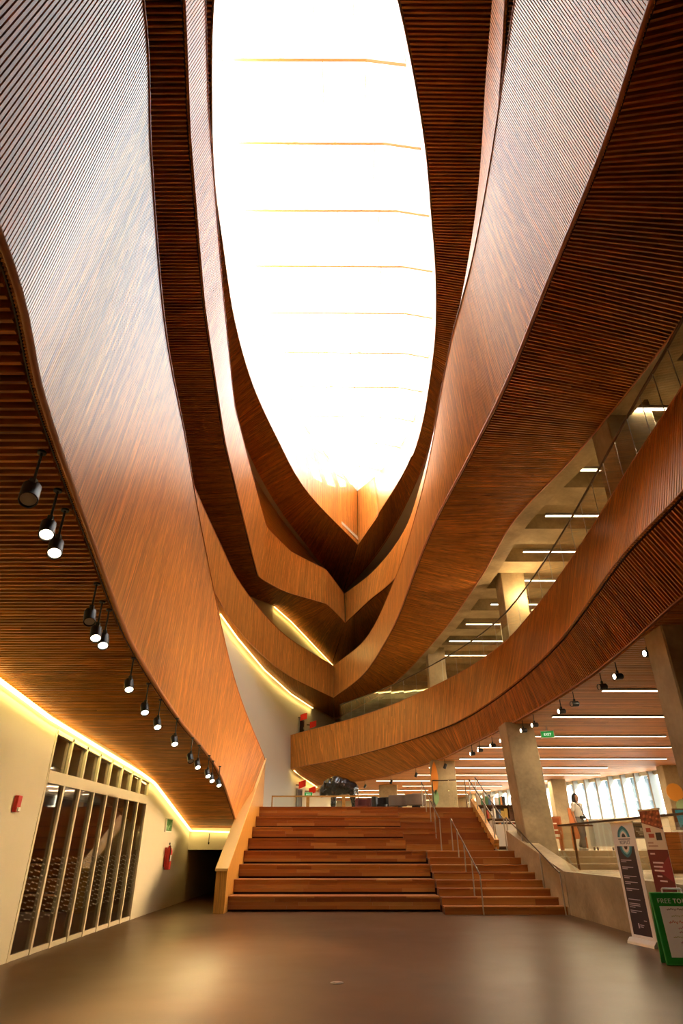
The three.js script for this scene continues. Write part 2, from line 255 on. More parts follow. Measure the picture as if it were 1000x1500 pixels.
function spot(x, y, d, drop, aim, lit, label, group, k = 1, power = LIGHT.spot) {
  const t = thing('track_spotlight', label, 'spotlight', [x, y, d], group), dir = P(...aim).sub(P(x, y, d)).normalize();
  const R = 0.055 * k, L = 0.17 * k, up = new THREE.Vector3(0, 1, 0), q = new THREE.Quaternion().setFromUnitVectors(up, dir.clone().negate());
  part('stem', new THREE.CylinderGeometry(0.011, 0.011, drop, 8), M.black, t).position.set(0, drop / 2 + 0.08, 0);
  part('canopy', new THREE.CylinderGeometry(0.035, 0.035, 0.02, 12), M.black, t).position.set(0, drop + 0.08, 0);
  part('swivel', new RoundedBoxGeometry(0.04 * k, 0.12, 0.04 * k, 2, 0.01), M.black, t).position.set(0, 0.07, 0);
  const can = part('lamp_can', new THREE.LatheGeometry([[0, L / 2], [R * 0.8, L / 2], [R, L / 2 - 0.02], [R, -L / 2], [R * 0.86, -L / 2], [R * 0.86, -L / 2 + 0.02], [0, -L / 2 + 0.02]].map((p) => new THREE.Vector2(...p)), 20), M.black, t);
  can.quaternion.copy(q);
  const lens = part('lens', new THREE.CylinderGeometry(R * 0.84, R * 0.84, 0.01, 20), lit ? lensLit : lensOff, can); lens.position.y = -L / 2 + 0.022;
  if (lit) {
    const s = new THREE.SpotLight(WARM, power, 0, 0.55, 0.6, 2); s.position.copy(P(x, y, d)).addScaledVector(dir, L / 2 + 0.01); s.target.position.copy(P(...aim));
    s.castShadow = true; s.shadow.radius = 2; scene.add(s, s.target);
  }
}
// glowing cove: a strip lamp lying along a path of points, with an area light over each stretch, facing `face`
function cove(name, label, pts, face, k, group) {
  const t = thing(name, label, 'light', [0, 0, 0], group), v = pts.map((p) => P(...p));
  for (let i = 0; i < v.length - 1; i++) {
    part('strip', bar(v[i], v[i + 1], 0.05, 0.05), coveLens, t);
    const l = new THREE.RectAreaLight(COVE, Array.isArray(k) ? k[i] : k, v[i].distanceTo(v[i + 1]), 0.08), mid = v[i].clone().lerp(v[i + 1], 0.5), f = new THREE.Vector3(...face).normalize();
    const x = v[i + 1].clone().sub(v[i]).normalize(), z = f.clone().negate().addScaledVector(x, f.dot(x)).normalize(), y = new THREE.Vector3().crossVectors(z, x);
    l.applyMatrix4(new THREE.Matrix4().makeBasis(x, y, z).setPosition(mid.addScaledVector(f, 0.05))); scene.add(l);
  }
}
// ---------------------------------------------------------------- the shell of the hall
const soffitY = (d) => { const k = [[-10, 5.2], [-8, 5.1], [-2, 4.85], [2.24, 4.58], [3.44, 4.46], [5.29, 4.28], [7.96, 4.02], [11.21, 3.69], [16.97, 3.34], [18.3, 3.24], [23.6, 2.15], [30, 1]]; let i = 0; while (d > k[i + 1][0]) i++; const f = (d - k[i][0]) / (k[i + 1][0] - k[i][0]); return k[i][1] + f * (k[i + 1][1] - k[i][1]); };
function plate(outer, hole, y0, y1) {
  const s = new THREE.Shape(outer.map(([x, d]) => new THREE.Vector2(x, d)));
  if (hole) s.holes.push(new THREE.Path(hole.map(([x, d]) => new THREE.Vector2(x, d))));
  const g = new THREE.ExtrudeGeometry(s, { depth: y1 - y0, bevelEnabled: false }); g.rotateX(-Math.PI / 2); g.translate(0, y0, 0); return metricUV(g);
}
const plan = (a) => a.map(([x, , d]) => [x, d]);
function smooth(a, n) { const c = new THREE.CatmullRomCurve3(a.map((p) => P(...p)), false, 'centripetal'); return c.getPoints(n).map((v) => [v.x, v.y, -v.z]); }
function wallAlong(path, off, y0, y1) {                        // upright wall following a plan path, its far face `off` to the outside
  const p = path.map(([x, , d]) => [x, d]), q = p.map(([x, d], i) => { const a = p[Math.max(0, i - 1)], b = p[Math.min(p.length - 1, i + 1)], l = Math.hypot(b[0] - a[0], b[1] - a[1]); return [x + (b[1] - a[1]) / l * off, d - (b[0] - a[0]) / l * off]; });
  return prism([...p, ...q.reverse()], y0, y1);
}
structure('floor', 'polished brown concrete floor of the hall', slab(-12, 21, -0.25, 0, -10, 62), M.floor);
structure('floor_mezzanine', 'upper floor behind the bleacher stairs', slab(-8, 5.3, 2.6, 2.95, 26.9, 62), M.concrete);
structure('floor_landing', 'landing floor right of the upper stair flight', slab(5.3, 21, 1.2, 1.48, 22.75, 62), M.concrete);
structure('floor_platform', 'raised concrete platform right of the stairs', slab(6.1, 21, 0, 1.0, -4, 22.7), M.concrete);
{ const s = structure('floor_steps', 'low wide steps up from the platform to the landing');
  part('step', slab(6.7, 21, 1.0, 1.16, 20.5, 22.75), M.concrete, s); part('step', slab(6.7, 21, 1.16, 1.32, 21.1, 22.75), M.concrete, s); part('step', slab(6.7, 21, 1.32, 1.48, 21.7, 22.75), M.concrete, s); }
{ const w = structure('wall_left', 'plain off-white wall with the glass doors in it');
  const run = (d0, d1, y0) => { const ds = [d0]; for (let d = Math.ceil(d0); d < d1; d += 1) if (d > d0) ds.push(d); ds.push(d1); return prism([...ds.map((d) => [-5.26, d]), ...ds.slice().reverse().map((d) => [-5.5, d])], y0, (x, d) => soffitY(d) + 0.1); };
  part('wall_panel', run(-9.5, 11.7, 0), M.plaster, w); part('wall_panel', run(18.0, 23.6, 0), M.plaster, w);
  part('wall_panel', run(11.7, 18.0, (x, d) => 3.52 - (d - 11.7) * 0.048), M.plaster, w); }
{ const w = structure('wall_alcove', 'low passage running back beside the stairs under a lit bulkhead');
  part('bulkhead', slab(-5.5, -3.52, 1.5, 2.75, 23.6, 23.85), M.plaster, w); part('wall_panel', slab(-5.5, -5.26, 0, 2.3, 23.6, 34), M.plaster, w);
  part('wall_panel', slab(-5.26, -3.3, 0, 2.3, 33.8, 34), M.plaster, w); part('wall_panel', slab(-3.5, -3.3, 0, 2.3, 27.21, 33.8), M.plaster, w);
  part('passage_ceiling', slab(-5.5, -3.52, 2.3, 2.45, 23.85, 34), M.plaster, w); }
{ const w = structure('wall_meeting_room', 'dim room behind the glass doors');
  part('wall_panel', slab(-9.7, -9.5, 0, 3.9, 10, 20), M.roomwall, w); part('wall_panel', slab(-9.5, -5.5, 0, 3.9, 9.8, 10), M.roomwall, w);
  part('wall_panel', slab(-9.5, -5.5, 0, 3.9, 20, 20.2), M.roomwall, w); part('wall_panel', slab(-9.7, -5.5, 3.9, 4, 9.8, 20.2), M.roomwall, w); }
structure('wall_back_left', 'tall curved white wall behind the stairs', wallAlong(smooth(POINTS.threeLeftOut.slice().reverse(), 40), -0.3, 2.6, 11.6), M.plaster);
structure('wall_upper_level', 'tan wall under the glowing cove of the fourth level', wallAlong(POINTS.fourLeftOut.slice(5), -0.3, 11.6, 17.2), M.tanwall);
structure('wall_top_left', 'orange timber wall behind the top ring', wallAlong(smooth(POINTS.topLeftOut.slice(5), 24).map(([x, y, d]) => [x - 0.5, y, d + 0.3]), -0.3, 16.9, 22.5), M.goldwood);
structure('wall_top_right', 'tan wall behind the top level on the window side', wallAlong(POINTS.topRightOut.slice(2).reverse().map(([x, y, d]) => [x + 2.5, y, d + 3]), -0.3, 16.9, 22.5), M.tanwall);
structure('wall_outer_left', 'outer wall on the left', slab(-12.3, -12, 0, 27.5, -10, 62), M.tanwall);
structure('wall_back', 'end wall of the hall', slab(-12.3, 21.3, 0, 27.5, 62, 62.3), M.tanwall);
structure('wall_front', 'wall behind the entrance', slab(-12.3, 21.3, 0, 27.5, -10.3, -10), M.tanwall);
structure('wall_right', 'outer wall on the right', slab(21, 21.3, 0, 27.5, -10, 34), M.tanwall);
const F0 = [18.5, 33.5], F1 = [10.5, 53.5], FL = Math.hypot(8, 20), fx = [-8 / FL, 20 / FL], fn = [20 / FL, 8 / FL];
const onFacade = (s, o = 0) => [F0[0] + fx[0] * s + fn[0] * o, F0[1] + fx[1] * s + fn[1] * o];
const facadeBox = (s0, s1, o0, o1, y0, y1) => prism([onFacade(s0, o0), onFacade(s1, o0), onFacade(s1, o1), onFacade(s0, o1)], y0, y1);
{ const w = structure('wall_facade', 'window wall of the reading level');
  part('wall_panel', facadeBox(-0.5, FL + 0.5, 0, 0.4, 0, 3.0), M.plaster, w); part('wall_panel', facadeBox(-0.5, FL + 0.5, 0, 0.4, 5.35, 27.5), M.plaster, w);
  part('wall_panel', prism([[18.3, 33.6], [21.3, 33.6], [21.3, 33.9], [18.5, 33.9]], 0, 27.5), M.tanwall, w);
  part('wall_panel', slab(10.5, 10.8, 0, 27.5, 53.2, 62), M.tanwall, w); }
{ const w = structure('window_1', 'row of tall windows with deep grey fins at the back');
  for (let s = 0.1; s < FL; s += 1.02) {
    part('fin', facadeBox(s, s + 0.12, -0.25, 0.4, 3.0, 5.35), std(0.36, 0.38, 0.38, 0.6), w);
    part('pane', facadeBox(s + 0.12, s + 1.02, 0.2, 0.215, 3.0, 5.35), M.glass, w);
    part('head_rail', facadeBox(s + 0.12, s + 1.02, 0.1, 0.25, 5.1, 5.35), M.offwhite, w);
    part('sill', facadeBox(s + 0.12, s + 1.02, -0.3, 0.25, 3.0, 3.06), M.white, w);
  } }
// ceilings and upper floors, cut back to the balcony edges
const twoOut = plan(smooth(POINTS.twoOut, 60)), twoTop = plan(smooth(POINTS.twoTop, 60)), threeOut = plan(smooth(POINTS.threeOut, 60));
const eastern = [[20.9, -9.9], [20.9, 33.5], [18.4, 33.5], [10.4, 53.5], [10.4, 62]];
structure('ceiling_reading_level', 'orange timber ceiling with linear lights', plate([...twoOut, ...eastern.map((p) => p), [-8, 62], [-8, 56], [-1.0, 56]].reverse(), null, 5.3, 5.5), M.ceilingwood);
{ // narrow boards of the timber ceiling, too fine to tell apart from the hall
  const edge = (d) => { const c = twoOut.filter((p, i) => i && (p[1] - d) * (twoOut[i - 1][1] - d) <= 0), i = twoOut.indexOf(c[0]); if (i < 1) return d > 30 ? -1.9 : 5; const [a, e] = [twoOut[i - 1], twoOut[i]]; return a[0] + (e[0] - a[0]) * (d - a[1]) / (e[1] - a[1] || 1); };
  const east = (d) => d < 33.4 ? 20.8 : d < 53.4 ? 18.4 - (d - 33.5) * 0.4 - 0.1 : 10.3, geos = [];
  for (let d = 4; d < 61.5; d += 0.16) { let x = edge(d) + 0.05; const xe = east(d); while (x < xe - 0.1) { const e = Math.min(xe, x + 2 + rnd() * 2.5), g = slab(x, e - 0.006, 5.272, 5.3, d + 0.012, d + 0.148), l = 0.72 + rnd() * 0.5, w = 0.93 + rnd() * 0.14; g.setAttribute('color', new THREE.Float32BufferAttribute(new Array(g.attributes.position.count).fill([l, l * w, l * w]).flat(), 3)); geos.push(g); x = e; } }
  part('board_field', mergeGeometries(geos), M.ceilingslat, scene.getObjectByName('ceiling_reading_level')).userData.kind = 'stuff'; }
structure('floor_level_two', 'floor of the level above the timber ceiling', plate([...twoTop.map(([x, d]) => [x + 0.12, d]), ...eastern, [-3.2, 62], [-3.2, 46]].reverse(), null, 8.0, 8.35), M.concrete);
structure('ceiling_level_two', 'ribbed concrete ceiling of the level above', plate([...threeOut, [-0.6, 62], ...eastern.slice().reverse()], null, 12.35, 12.6), M.concrete);
{ const c = structure('ceiling_level_two_beams', 'concrete beams under the level two ceiling');
  const xAt = (d) => { let b = threeOut[0]; for (const p of threeOut) if (Math.abs(p[1] - d) < Math.abs(b[1] - d)) b = p; return b[0]; };
  for (let d = 5; d < 50; d += 2.9) part('beam', slab(xAt(d) + 0.5, 20.9, 11.75, 12.35, d, d + 1.15), M.concrete, c);
  const outer = threeOut.map(([x, d]) => [x + 0.6, d + 0.3]); part('edge_beam', prism([...threeOut, ...outer.reverse()], 11.38, 12.4), M.concrete, c); }
const topHole = [...plan(smooth(POINTS.topLeftTop, 50)), ...plan(smooth(POINTS.topRightTop, 50)).reverse().slice(1, -1)];
const ringHole = [...plan(smooth(POINTS.topLeftIn, 50)), ...plan(smooth(POINTS.topRightIn, 50)).reverse().slice(1, -1)];
const whole = [[-12.2, -10.2], [21.2, -10.2], [21.2, 62.2], [-12.2, 62.2]];
structure('ceiling_roof', 'roof with the long eye-shaped opening', plate(whole, topHole, 26.85, 27.5), M.plaster);
structure('ceiling_top_level', 'ceiling above the top ring', plate(whole, ringHole.map(([x, d]) => [x * 1.06, d]), 22.35, 22.6), M.tanwall);
// skylight
{ const w = structure('window_2', 'long eye-shaped skylight crossed by white ribs');
  const Lp = smooth(POINTS.topLeftTop, 200), Rp = smooth(POINTS.topRightTop, 200), xat = (a, d) => { let b = a[0]; for (const p of a) if (Math.abs(p[2] - d) < Math.abs(b[2] - d)) b = p; return b[0]; };
  for (let k = -2; k <= 9; k++) {
    const d = 11.4 + 3.05 * k, xl = xat(Lp, d) - 0.1, xr = xat(Rp, d) + 0.1;
    const s = new THREE.Shape([[xl, 28.1], [xr, 28.1], [xr, 26.85], [xr - 1.6, 27.25], [xl, 27.3]].map((p) => new THREE.Vector2(...p)));
    const g = new THREE.ExtrudeGeometry(s, { depth: 0.12, bevelEnabled: false }); g.translate(0, 0, -d - 0.06); part('rib', g, M.white, w);
    const d1 = d + 3.05, x0 = Math.min(xl, xat(Lp, d1)) - 0.2, x1 = Math.max(xr, xat(Rp, d1)) + 0.2;
    part('pane', slab(x0, x1, 28.1, 28.12, d, d1), M.skyglass, w);
    for (const f of [0.3, 0.5, 0.7]) part('glazing_bar', slab(x0 + (x1 - x0) * f - 0.03, x0 + (x1 - x0) * f + 0.03, 28.0, 28.1, d, d1), M.white, w);
  }
  const cl = [...Lp, ...Rp.slice().reverse().slice(1, -1)].filter((p, i) => i % 5 === 0).map(([x, , d]) => [x, d]);
  const o = cl.map(([x, d]) => [0.2 + (x - 0.2) * 1.05, 22 + (d - 22) * 1.02]);
  for (let i = 0; i < cl.length; i++) { const j = (i + 1) % cl.length; part('curb', prism([cl[i], cl[j], o[j], o[i]], 27.4, 28.1), M.white, w); } }

// ---------------------------------------------------------------- the five timber balconies
const fas = (name, x = {}) => ({ name, mat: M.fascia, pitch: 0.085, fill: 0.74, depth: 0.035, ...x }), sof = (name, x = {}) => ({ name, mat: M.soffit, pitch: 0.088, fill: 0.3, depth: 0.15, inset: 0.07, down: true, seg: 2.5, ...x });
{ const t = thing('sloping_balcony', 'slatted timber balcony that slopes down to the left side of the bleacher stairs', 'balcony');
  slatStrip(t, POINTS.leftLow, POINTS.leftTop, fas('fascia', { pitch: 0.034, fill: 0.62, depth: 0.03, near: [2.2, 8], back: 0.02, lipA: 0.028, lipB: 0.015 }));
  slatStrip(t, POINTS.leftLow, POINTS.leftWall, sof('soffit', { near: [1.5, 12] })); }
{ const t = thing('curved_balcony', 'orange slatted balcony curving over the reading area beside the concrete columns', 'balcony');
  slatStrip(t, POINTS.twoLow, POINTS.twoTop, fas('fascia', { ahead: 12, lipA: 0.015, lipB: 0.015 }));
  slatStrip(t, POINTS.twoLow, POINTS.twoOut, sof('soffit', { near: [7, 13], pitch: 0.1, fill: 0.34, lipB: 0.02 })); }
{ const t = thing('pointed_balcony', 'great slatted balcony just above the glass-railed concrete level, meeting in a point', 'balcony');
  slatStrip(t, POINTS.threeLow, POINTS.threeTop, fas('fascia', { pitch: 0.05, fill: 0.66, depth: 0.035, near: [3.5, 13], back: 0.02, lipA: 0.035, lipB: 0.015 }));
  slatStrip(t, POINTS.threeLow, POINTS.threeOut, sof('soffit', { near: [5, 14], lipB: 0.03, pitch: 0.1 }));
  slatStrip(t, POINTS.threeLeftLow, POINTS.threeLeftTop, fas('left_fascia', { lipA: 0.02, lipB: 0.015 }));
  slatStrip(t, POINTS.threeLeftLow, POINTS.threeLeftOut, sof('left_soffit')); }
{ const t = thing('angular_balcony', 'slatted balcony with a folded corner, second below the skylight', 'balcony');
  slatStrip(t, POINTS.fourLeftLow, POINTS.fourLeftTop, fas('fascia', { tension: 0.12, lipA: 0.02, lipB: 0.015 }));
  slatStrip(t, POINTS.fourLeftLow, POINTS.fourLeftOut, sof('soffit', { tension: 0.12, near: [5, 12], pitch: 0.12 }));
  slatStrip(t, POINTS.fourRightLow, POINTS.fourRightTop, fas('right_fascia', { lipA: 0.02 }));
  slatStrip(t, POINTS.fourRightLow, POINTS.fourRightOut, sof('right_soffit')); }
{ const t = thing('skylight_ring', 'red slatted ring with a golden rim right under the skylight', 'balcony');
  const rim = (n) => ({ name: n, mat: M.fascia, pitch: 0.13, fill: 0.96, depth: 0.015, backMat: M.goldwood });
  slatStrip(t, POINTS.topLeftIn, POINTS.topLeftTop, rim('rim')); slatStrip(t, POINTS.topRightIn, POINTS.topRightTop, rim('right_rim'));
  slatStrip(t, POINTS.topLeftIn, POINTS.topLeftOut, sof('soffit', { fill: 0.42, pitch: 0.13 }));
  slatStrip(t, POINTS.topRightIn, POINTS.topRightOut, sof('right_soffit', { fill: 0.42, pitch: 0.13, near: [6, 14], lipB: 0.04 })); }
const ORD = ['first', 'second', 'third', 'fourth', 'fifth', 'sixth', 'seventh', 'eighth', 'ninth', 'tenth', 'eleventh', 'twelfth', 'thirteenth', 'fourteenth', 'fifteenth'];
// ---------------------------------------------------------------- lamps in the ceilings and coves
for (let k = 0; k < 9; k++) { const d = 12.4 + 2.9 * k, x0 = k > 5 ? 6.8 - (k - 5) * 0.4 : 7.05; barLight(x0, x0 + 3.6, 11.62, d, `linear light between concrete beams, ${ORD[k]} bay from the column above the banners`, 'lights of the concrete level'); }
{ const rows = [[16.3, [[6.95, 9.5]]], [20.0, [[6.75, 10.6]]], [23.9, [[6.8, 12.2]]], [26.8, [[5.7, 6.8], [7.4, 13.8]]], [30.6, [[5.6, 8.6], [9.0, 15.4]]], [34.2, [[4.6, 10], [10.6, 14]]], [37.9, [[4.4, 9.6], [11.5, 15]]], [41.5, [[2.2, 5.6], [6.2, 13]]], [45.2, [[4.2, 11]]], [48.8, [[1.0, 6.4], [7, 11]]], [52.5, [[0.4, 5], [5.6, 10]]], [56.1, [[-0.5, 4.6]]], [59.5, [[1.5, 8]]]];
  rows.forEach(([d, seg], r) => seg.forEach(([a, b], i) => barLight(a, b, 5.26, d, `linear light in the timber ceiling, ${ORD[r]} row from the banners${seg.length > 1 ? i ? ', window end' : ', stair end' : ''}`, 'lights of the timber ceiling'))); }
cove('cove_light', 'yellow cove light along the top of the off-white wall with glass doors', [[-5.2, 4.74, 0], [-5.2, 4.42, 3.44], [-5.2, 4.22, 5.29], [-5.2, 3.94, 7.96], [-5.2, 3.6, 11.21], [-5.2, 3.26, 16.97], [-5.2, 3.14, 18.3], [-5.2, 2.07, 23.5], [-3.6, 2.02, 23.5]], [0.25, -1, 0], [1, 1, 1, 1, 1, 1, 0.6, 0.2, 0.04].map((f) => f * LIGHT.cove));
cove('cove_light', 'long curved cove light on top of the tall white wall', POINTS.threeLeftOut.slice(1, 6).map(([x, y, d]) => [x + 0.12, 11.2, d - 0.12]), [0.2, -1, 0.1], LIGHT.cove * 1.3);
cove('cove_light', 'slanting cove light under the folded corner of the angular balcony', POINTS.fourLeftOut.slice(6).map(([x, y, d]) => [x + 0.1, 16.4, d - 0.15]), [0.2, -1, 0.1], LIGHT.cove * 1.3);
cove('cove_light', 'short cove light over the doors at the back', [[-3.3, 6.2, 45.2], [-2.6, 5.88, 48], [-1.9, 5.58, 50.8]], [0.2, -1, 0.1], LIGHT.cove);
{ const off = new Set([0, 3, 10]);
  POINTS.SP.forEach(([x, y, d], i) => spot(x, y, d, 0.3, [x + 1.3, 0.2, d - 2.2], !off.has(i), `${off.has(i) ? 'unlit' : 'lit'} black spotlight under the left soffit, ${ORD[i]} counting towards the stairs`, off.has(i) ? 'unlit spotlights on the left' : 'lit spotlights on the left', i === 0 ? 1.3 : 1.15));
  const off2 = new Set([2, 3]);
  const edgeX = (d) => { let b = twoOut[0]; for (const p of twoOut) if (Math.abs(p[1] - d) < Math.abs(b[1] - d)) b = p; return b[0] + 0.1; };
  POINTS.SR.forEach(([x0, y, d], i) => { const x = Math.max(x0, edgeX(d)); spot(x, y, d, 0.28, [-3, 4.0, d - 2.5], !off2.has(i), `${off2.has(i) ? 'unlit' : 'lit'} black spotlight below the curved balcony, ${ORD[i]} from the massive column`, off2.has(i) ? 'unlit spotlights on the right' : 'lit spotlights on the right', 1.3, LIGHT.washer); });
  for (const [x, d] of [[4.95, 31], [4.0, 35], [2.95, 39], [1.5, 42]]) spot(x, 4.95, d, 0.28, [x - 2, 0.2, d], false, 'small dark spotlight at the far tip of the curved balcony', 'far spotlights', 1.3); }

// ---------------------------------------------------------------- bleacher stairs
const unit = metricUV(new THREE.BoxGeometry(1, 1, 1));
function board(parent, x0, x1, y0, y1, d0, d1, mat, name = 'board') { const m = part(name, unit, mat, parent); m.scale.set(x1 - x0, y1 - y0, d1 - d0); m.position.set((x0 + x1) / 2, (y0 + y1) / 2, -(d0 + d1) / 2); return m; }
function boardRow(parent, x0, x1, y0, y1, d0, d1, l) {
  let x = x0; while (x < x1 - 0.01) { let e = x + l * (0.45 + rnd() * 1.1); if (e > x1 - 0.35) e = x1; board(parent, x + 0.002, e - 0.002, y0, y1, d0 - rnd() * 0.003, d1, pick(stairWood)); x = e; }
}
{ const t = thing('bleacher_seating', 'broad orange timber bleacher tiers in the middle of the hall', 'bleachers');
  for (let k = 1; k <= 8; k++) {
    const xr = k <= 4 ? 2.77 : 2.2, d = 20.1 + 0.85 * (k - 1), y = 0.369 * k, tier = part('tier', slab(-3.2, xr, 0.369 * (k - 1) - (k > 1 ? 0.02 : 0), y - 0.045, d + 0.12, Math.min(d + 1.1, 27)), M.backing, t);  // near-black core colour makes the shadow gap under the boards
    for (let r = 0; r < 3; r++) boardRow(tier, -3.2, xr, y - 0.315 + r * 0.09, y - 0.315 + (r + 1) * 0.09 - 0.002, d + 0.03, d + 0.13, 1.5);
    for (let r = 0; r < 3; r++) boardRow(tier, -3.2, xr, y - 0.045, y, d + r * 0.3 - (r ? 0 : 0.0), d + (r + 1) * 0.3 - 0.004, 2.2);
  } }
{ const t = thing('staircase', 'narrow orange timber stair steps beside the bleacher tiers', 'stairs');
  const xR = (d) => d < 23 ? 6.07 - (d - 19.3) * 0.165 : 5.2;
  for (let j = 0; j < 16; j++) {
    const d = (j < 8 ? 19.3 : 23.5 - 8 * 0.425) + 0.425 * j, y = 0.1845 * (j + 1), x0 = j < 8 ? 2.772 : 2.202, x1 = xR(d), deep = j === 7 ? 1.3 : j === 15 ? 0.5 : 0.44;
    const st = part('step', slab(x0, x1, Math.max(0, y - 0.1845 - 0.02), y - 0.04, d + 0.03, d + deep + 0.02), M.brown, t);
    boardRow(st, x0, x1, y - 0.18, y - 0.04, d + 0.012, d + 0.04, 1.6);
    boardRow(st, x0, x1, y - 0.04, y, d - 0.015, d + deep - 0.01, 1.9);
  }
  const str = (y0, h, x) => bar(P(x, y0 + h, 23.35), P(x, y0 + h + 1.5, 26.95), 0.16, 0.3);
  part('stringer', str(1.48, 0.18, 5.28), M.goldwood, t);
  part('core', slab(2.3, 5.0, 0, 1.2, 22.9, 27), M.backing, t); }
{ const t = thing('stair_parapet', 'golden timber parapet with sloping cap left of the bleachers', 'parapet');
  const top = (d) => 1.05 + (d - 19.6) * (3.4 / 6.9);
  part('core', prism([[-3.5, 19.62], [-3.24, 19.62], [-3.24, 27.2], [-3.5, 27.2]], 0, (x, d) => top(d) - 0.03), M.brown, t);
  const pg = {}; 
  for (let d = 19.6; d < 27.1; d += 0.15) { const g = prism([[-3.24, d + 0.003], [-3.2, d + 0.003], [-3.2, d + 0.147], [-3.24, d + 0.147]], Math.max(0, 0.369 * Math.floor((d - 20.1) / 0.85) - 0.1), (x, e) => top(e) - 0.03); part('plank', g, M.uprightwood, t); }
  for (let i = 0; i < 2; i++) part('end_plank', slab(-3.5 + i * 0.15, -3.352 + i * 0.15, 0, top(19.6) - 0.03, 19.58, 19.62), M.uprightwood, t);
  part('cap', prism([[-3.53, 19.55], [-3.17, 19.55], [-3.17, 27.25], [-3.53, 27.25]], (x, d) => top(d) - 0.03, (x, d) => top(d) + 0.03), std(0.78, 0.5, 0.17, 0.42), t); }
// concrete flank of the stairs
{ const t = thing('stair_side_wall', 'sloping concrete wall flanking the right edge of the stairs', 'wall');
  part('wall_body', prism([[6.09, 19.2], [5.5, 22.74], [5.95, 22.74], [6.6, 19.2]], 0, (x, d) => 1.0 + (d - 19.2) * 0.3), M.concrete, t); }
// handrails
function handrail(label, x0, d0, y0, x1, d1, y1, n, foot, endLoop) {
  const t = thing('stair_handrail', label, 'handrail', [0, 0, 0]), a = P(x0, y0, d0), b = P(x1, y1, d1);
  part('rail', rod(a, b, 0.022), M.bronze, t);
  for (let i = 0; i < n; i++) { const f = i / (n - 1), q = a.clone().lerp(b, f); part('post', rod(q, P(q.x, foot(-q.z, f), -q.z), 0.02), M.steel, t); }
  return t;
}
const stepY = (d) => d < 22.7 ? 0.1845 * Math.max(0, Math.floor((d - 19.3) / 0.425) + 1) : d < 23.5 ? 1.476 : Math.min(2.95, 1.476 + 0.1845 * (Math.floor((d - 23.5) / 0.425) + 1));
handrail('steel handrail in the middle of the upper stair flight', 3.3, 27.2, 3.92, 3.4, 23.4, 2.43, 5, (d) => Math.min(stepY(d), 2.95));
handrail('steel handrail in the middle of the lower stair flight', 3.72, 23.0, 2.43, 3.78, 19.15, 0.92, 5, (d) => stepY(d));
handrail('steel handrail beside the concrete flank of the stairs', 5.62, 23.0, 2.46, 5.95, 19.1, 0.96, 4, (d) => stepY(d));
handrail('bronze handrail with glass on the right of the upper stair flight', 5.25, 27.0, 4.0, 5.25, 23.4, 2.5, 4, (d) => stepY(d));
handrail('outer bronze handrail over the gold stringer of the upper flight', 5.5, 27.0, 4.1, 5.5, 22.9, 2.4, 4, (d) => 1.48);
{ const t = thing('glass_balustrade', 'glass balustrade on the upper floor beside the stair head', 'balustrade');
  for (let i = 0; i < 2; i++) part('pane', slab(3.9 + i * 0.7, 4.58 + i * 0.7, 3.0, 4.05, 28.2, 28.215), M.glass, t);
  part('rail', rod(P(3.9, 4.07, 28.2), P(5.3, 4.1, 28.2), 0.022), M.bronze, t);
  for (const x of [3.9, 5.3]) part('post', rod(P(x, 2.95, 28.2), P(x, 4.07, 28.2), 0.02), M.bronze, t); }
{ const t = thing('glass_balustrade', 'long glass balustrade on the concrete platform by the banners', 'balustrade');
  for (let d = 9.2; d < 19.2; d += 1.15) part('pane', slab(6.2, 6.215, 0.92, 2.1, d, d + 1.13), M.glass, t);
  part('rail', bar(P(6.207, 2.12, 9.1), P(6.207, 2.12, 19.4), 0.05, 0.04), M.bronze, t);
  part('pane', slab(6.22, 7.2, 1.0, 2.1, 19.4, 19.415), M.glass, t); part('return_rail', bar(P(6.2, 2.12, 19.4), P(7.2, 2.12, 19.4), 0.05, 0.04), M.bronze, t);
  part('post', bar(P(6.6, 1.0, 19.4), P(6.6, 2.1, 19.4), 0.05, 0.05, new THREE.Vector3(1, 0, 0)), M.bronze, t); }
{ const t = thing('glass_balustrade', 'glass balustrade with dark rail along the top of the curved balcony', 'balustrade');
  const q = smooth(POINTS.twoTop, 44).map(([x, , d]) => [x + 0.1, 8.5, d]).filter((p) => p[2] > 5 && p[2] < 40);
  for (let i = 0; i < q.length - 1; i++) { const a = P(q[i][0], 8.98, q[i][2]), b = P(q[i + 1][0], 8.98, q[i + 1][2]); a.lerp(b, 0.008); part('pane', bar(a, b, 0.012, 1.15), M.glass, t); if (i % 1 === 0 && i) part('joint', rod(P(q[i][0], 8.4, q[i][2]), P(q[i][0], 9.55, q[i][2]), 0.008, 6), M.steel, t); }
  part('rail', tube(q.map(([x, , d]) => P(x, 9.58, d)), 0.03, 160), M.bronze, t); }
{ const t = thing('timber_railing', 'low golden timber railing on the upper floor before the bison', 'railing');
  const d = 36.6; part('rail', slab(-3.85, 2.15, 3.98, 4.05, d, d + 0.07), M.goldwood, t);
  [-3.82, -1.85, 0.12, 2.1].forEach((x, i) => part('post', slab(x - (i % 3 ? 0.09 : 0.03), x + (i % 3 ? 0.09 : 0.03), 2.95, 3.98, d, d + 0.07), M.goldwood, t));
  for (let i = 0; i < 3; i++) part('pane', slab(-3.7 + i * 1.97, -2 + i * 1.97, 3.05, 3.95, d + 0.03, d + 0.04), M.glass, t); }

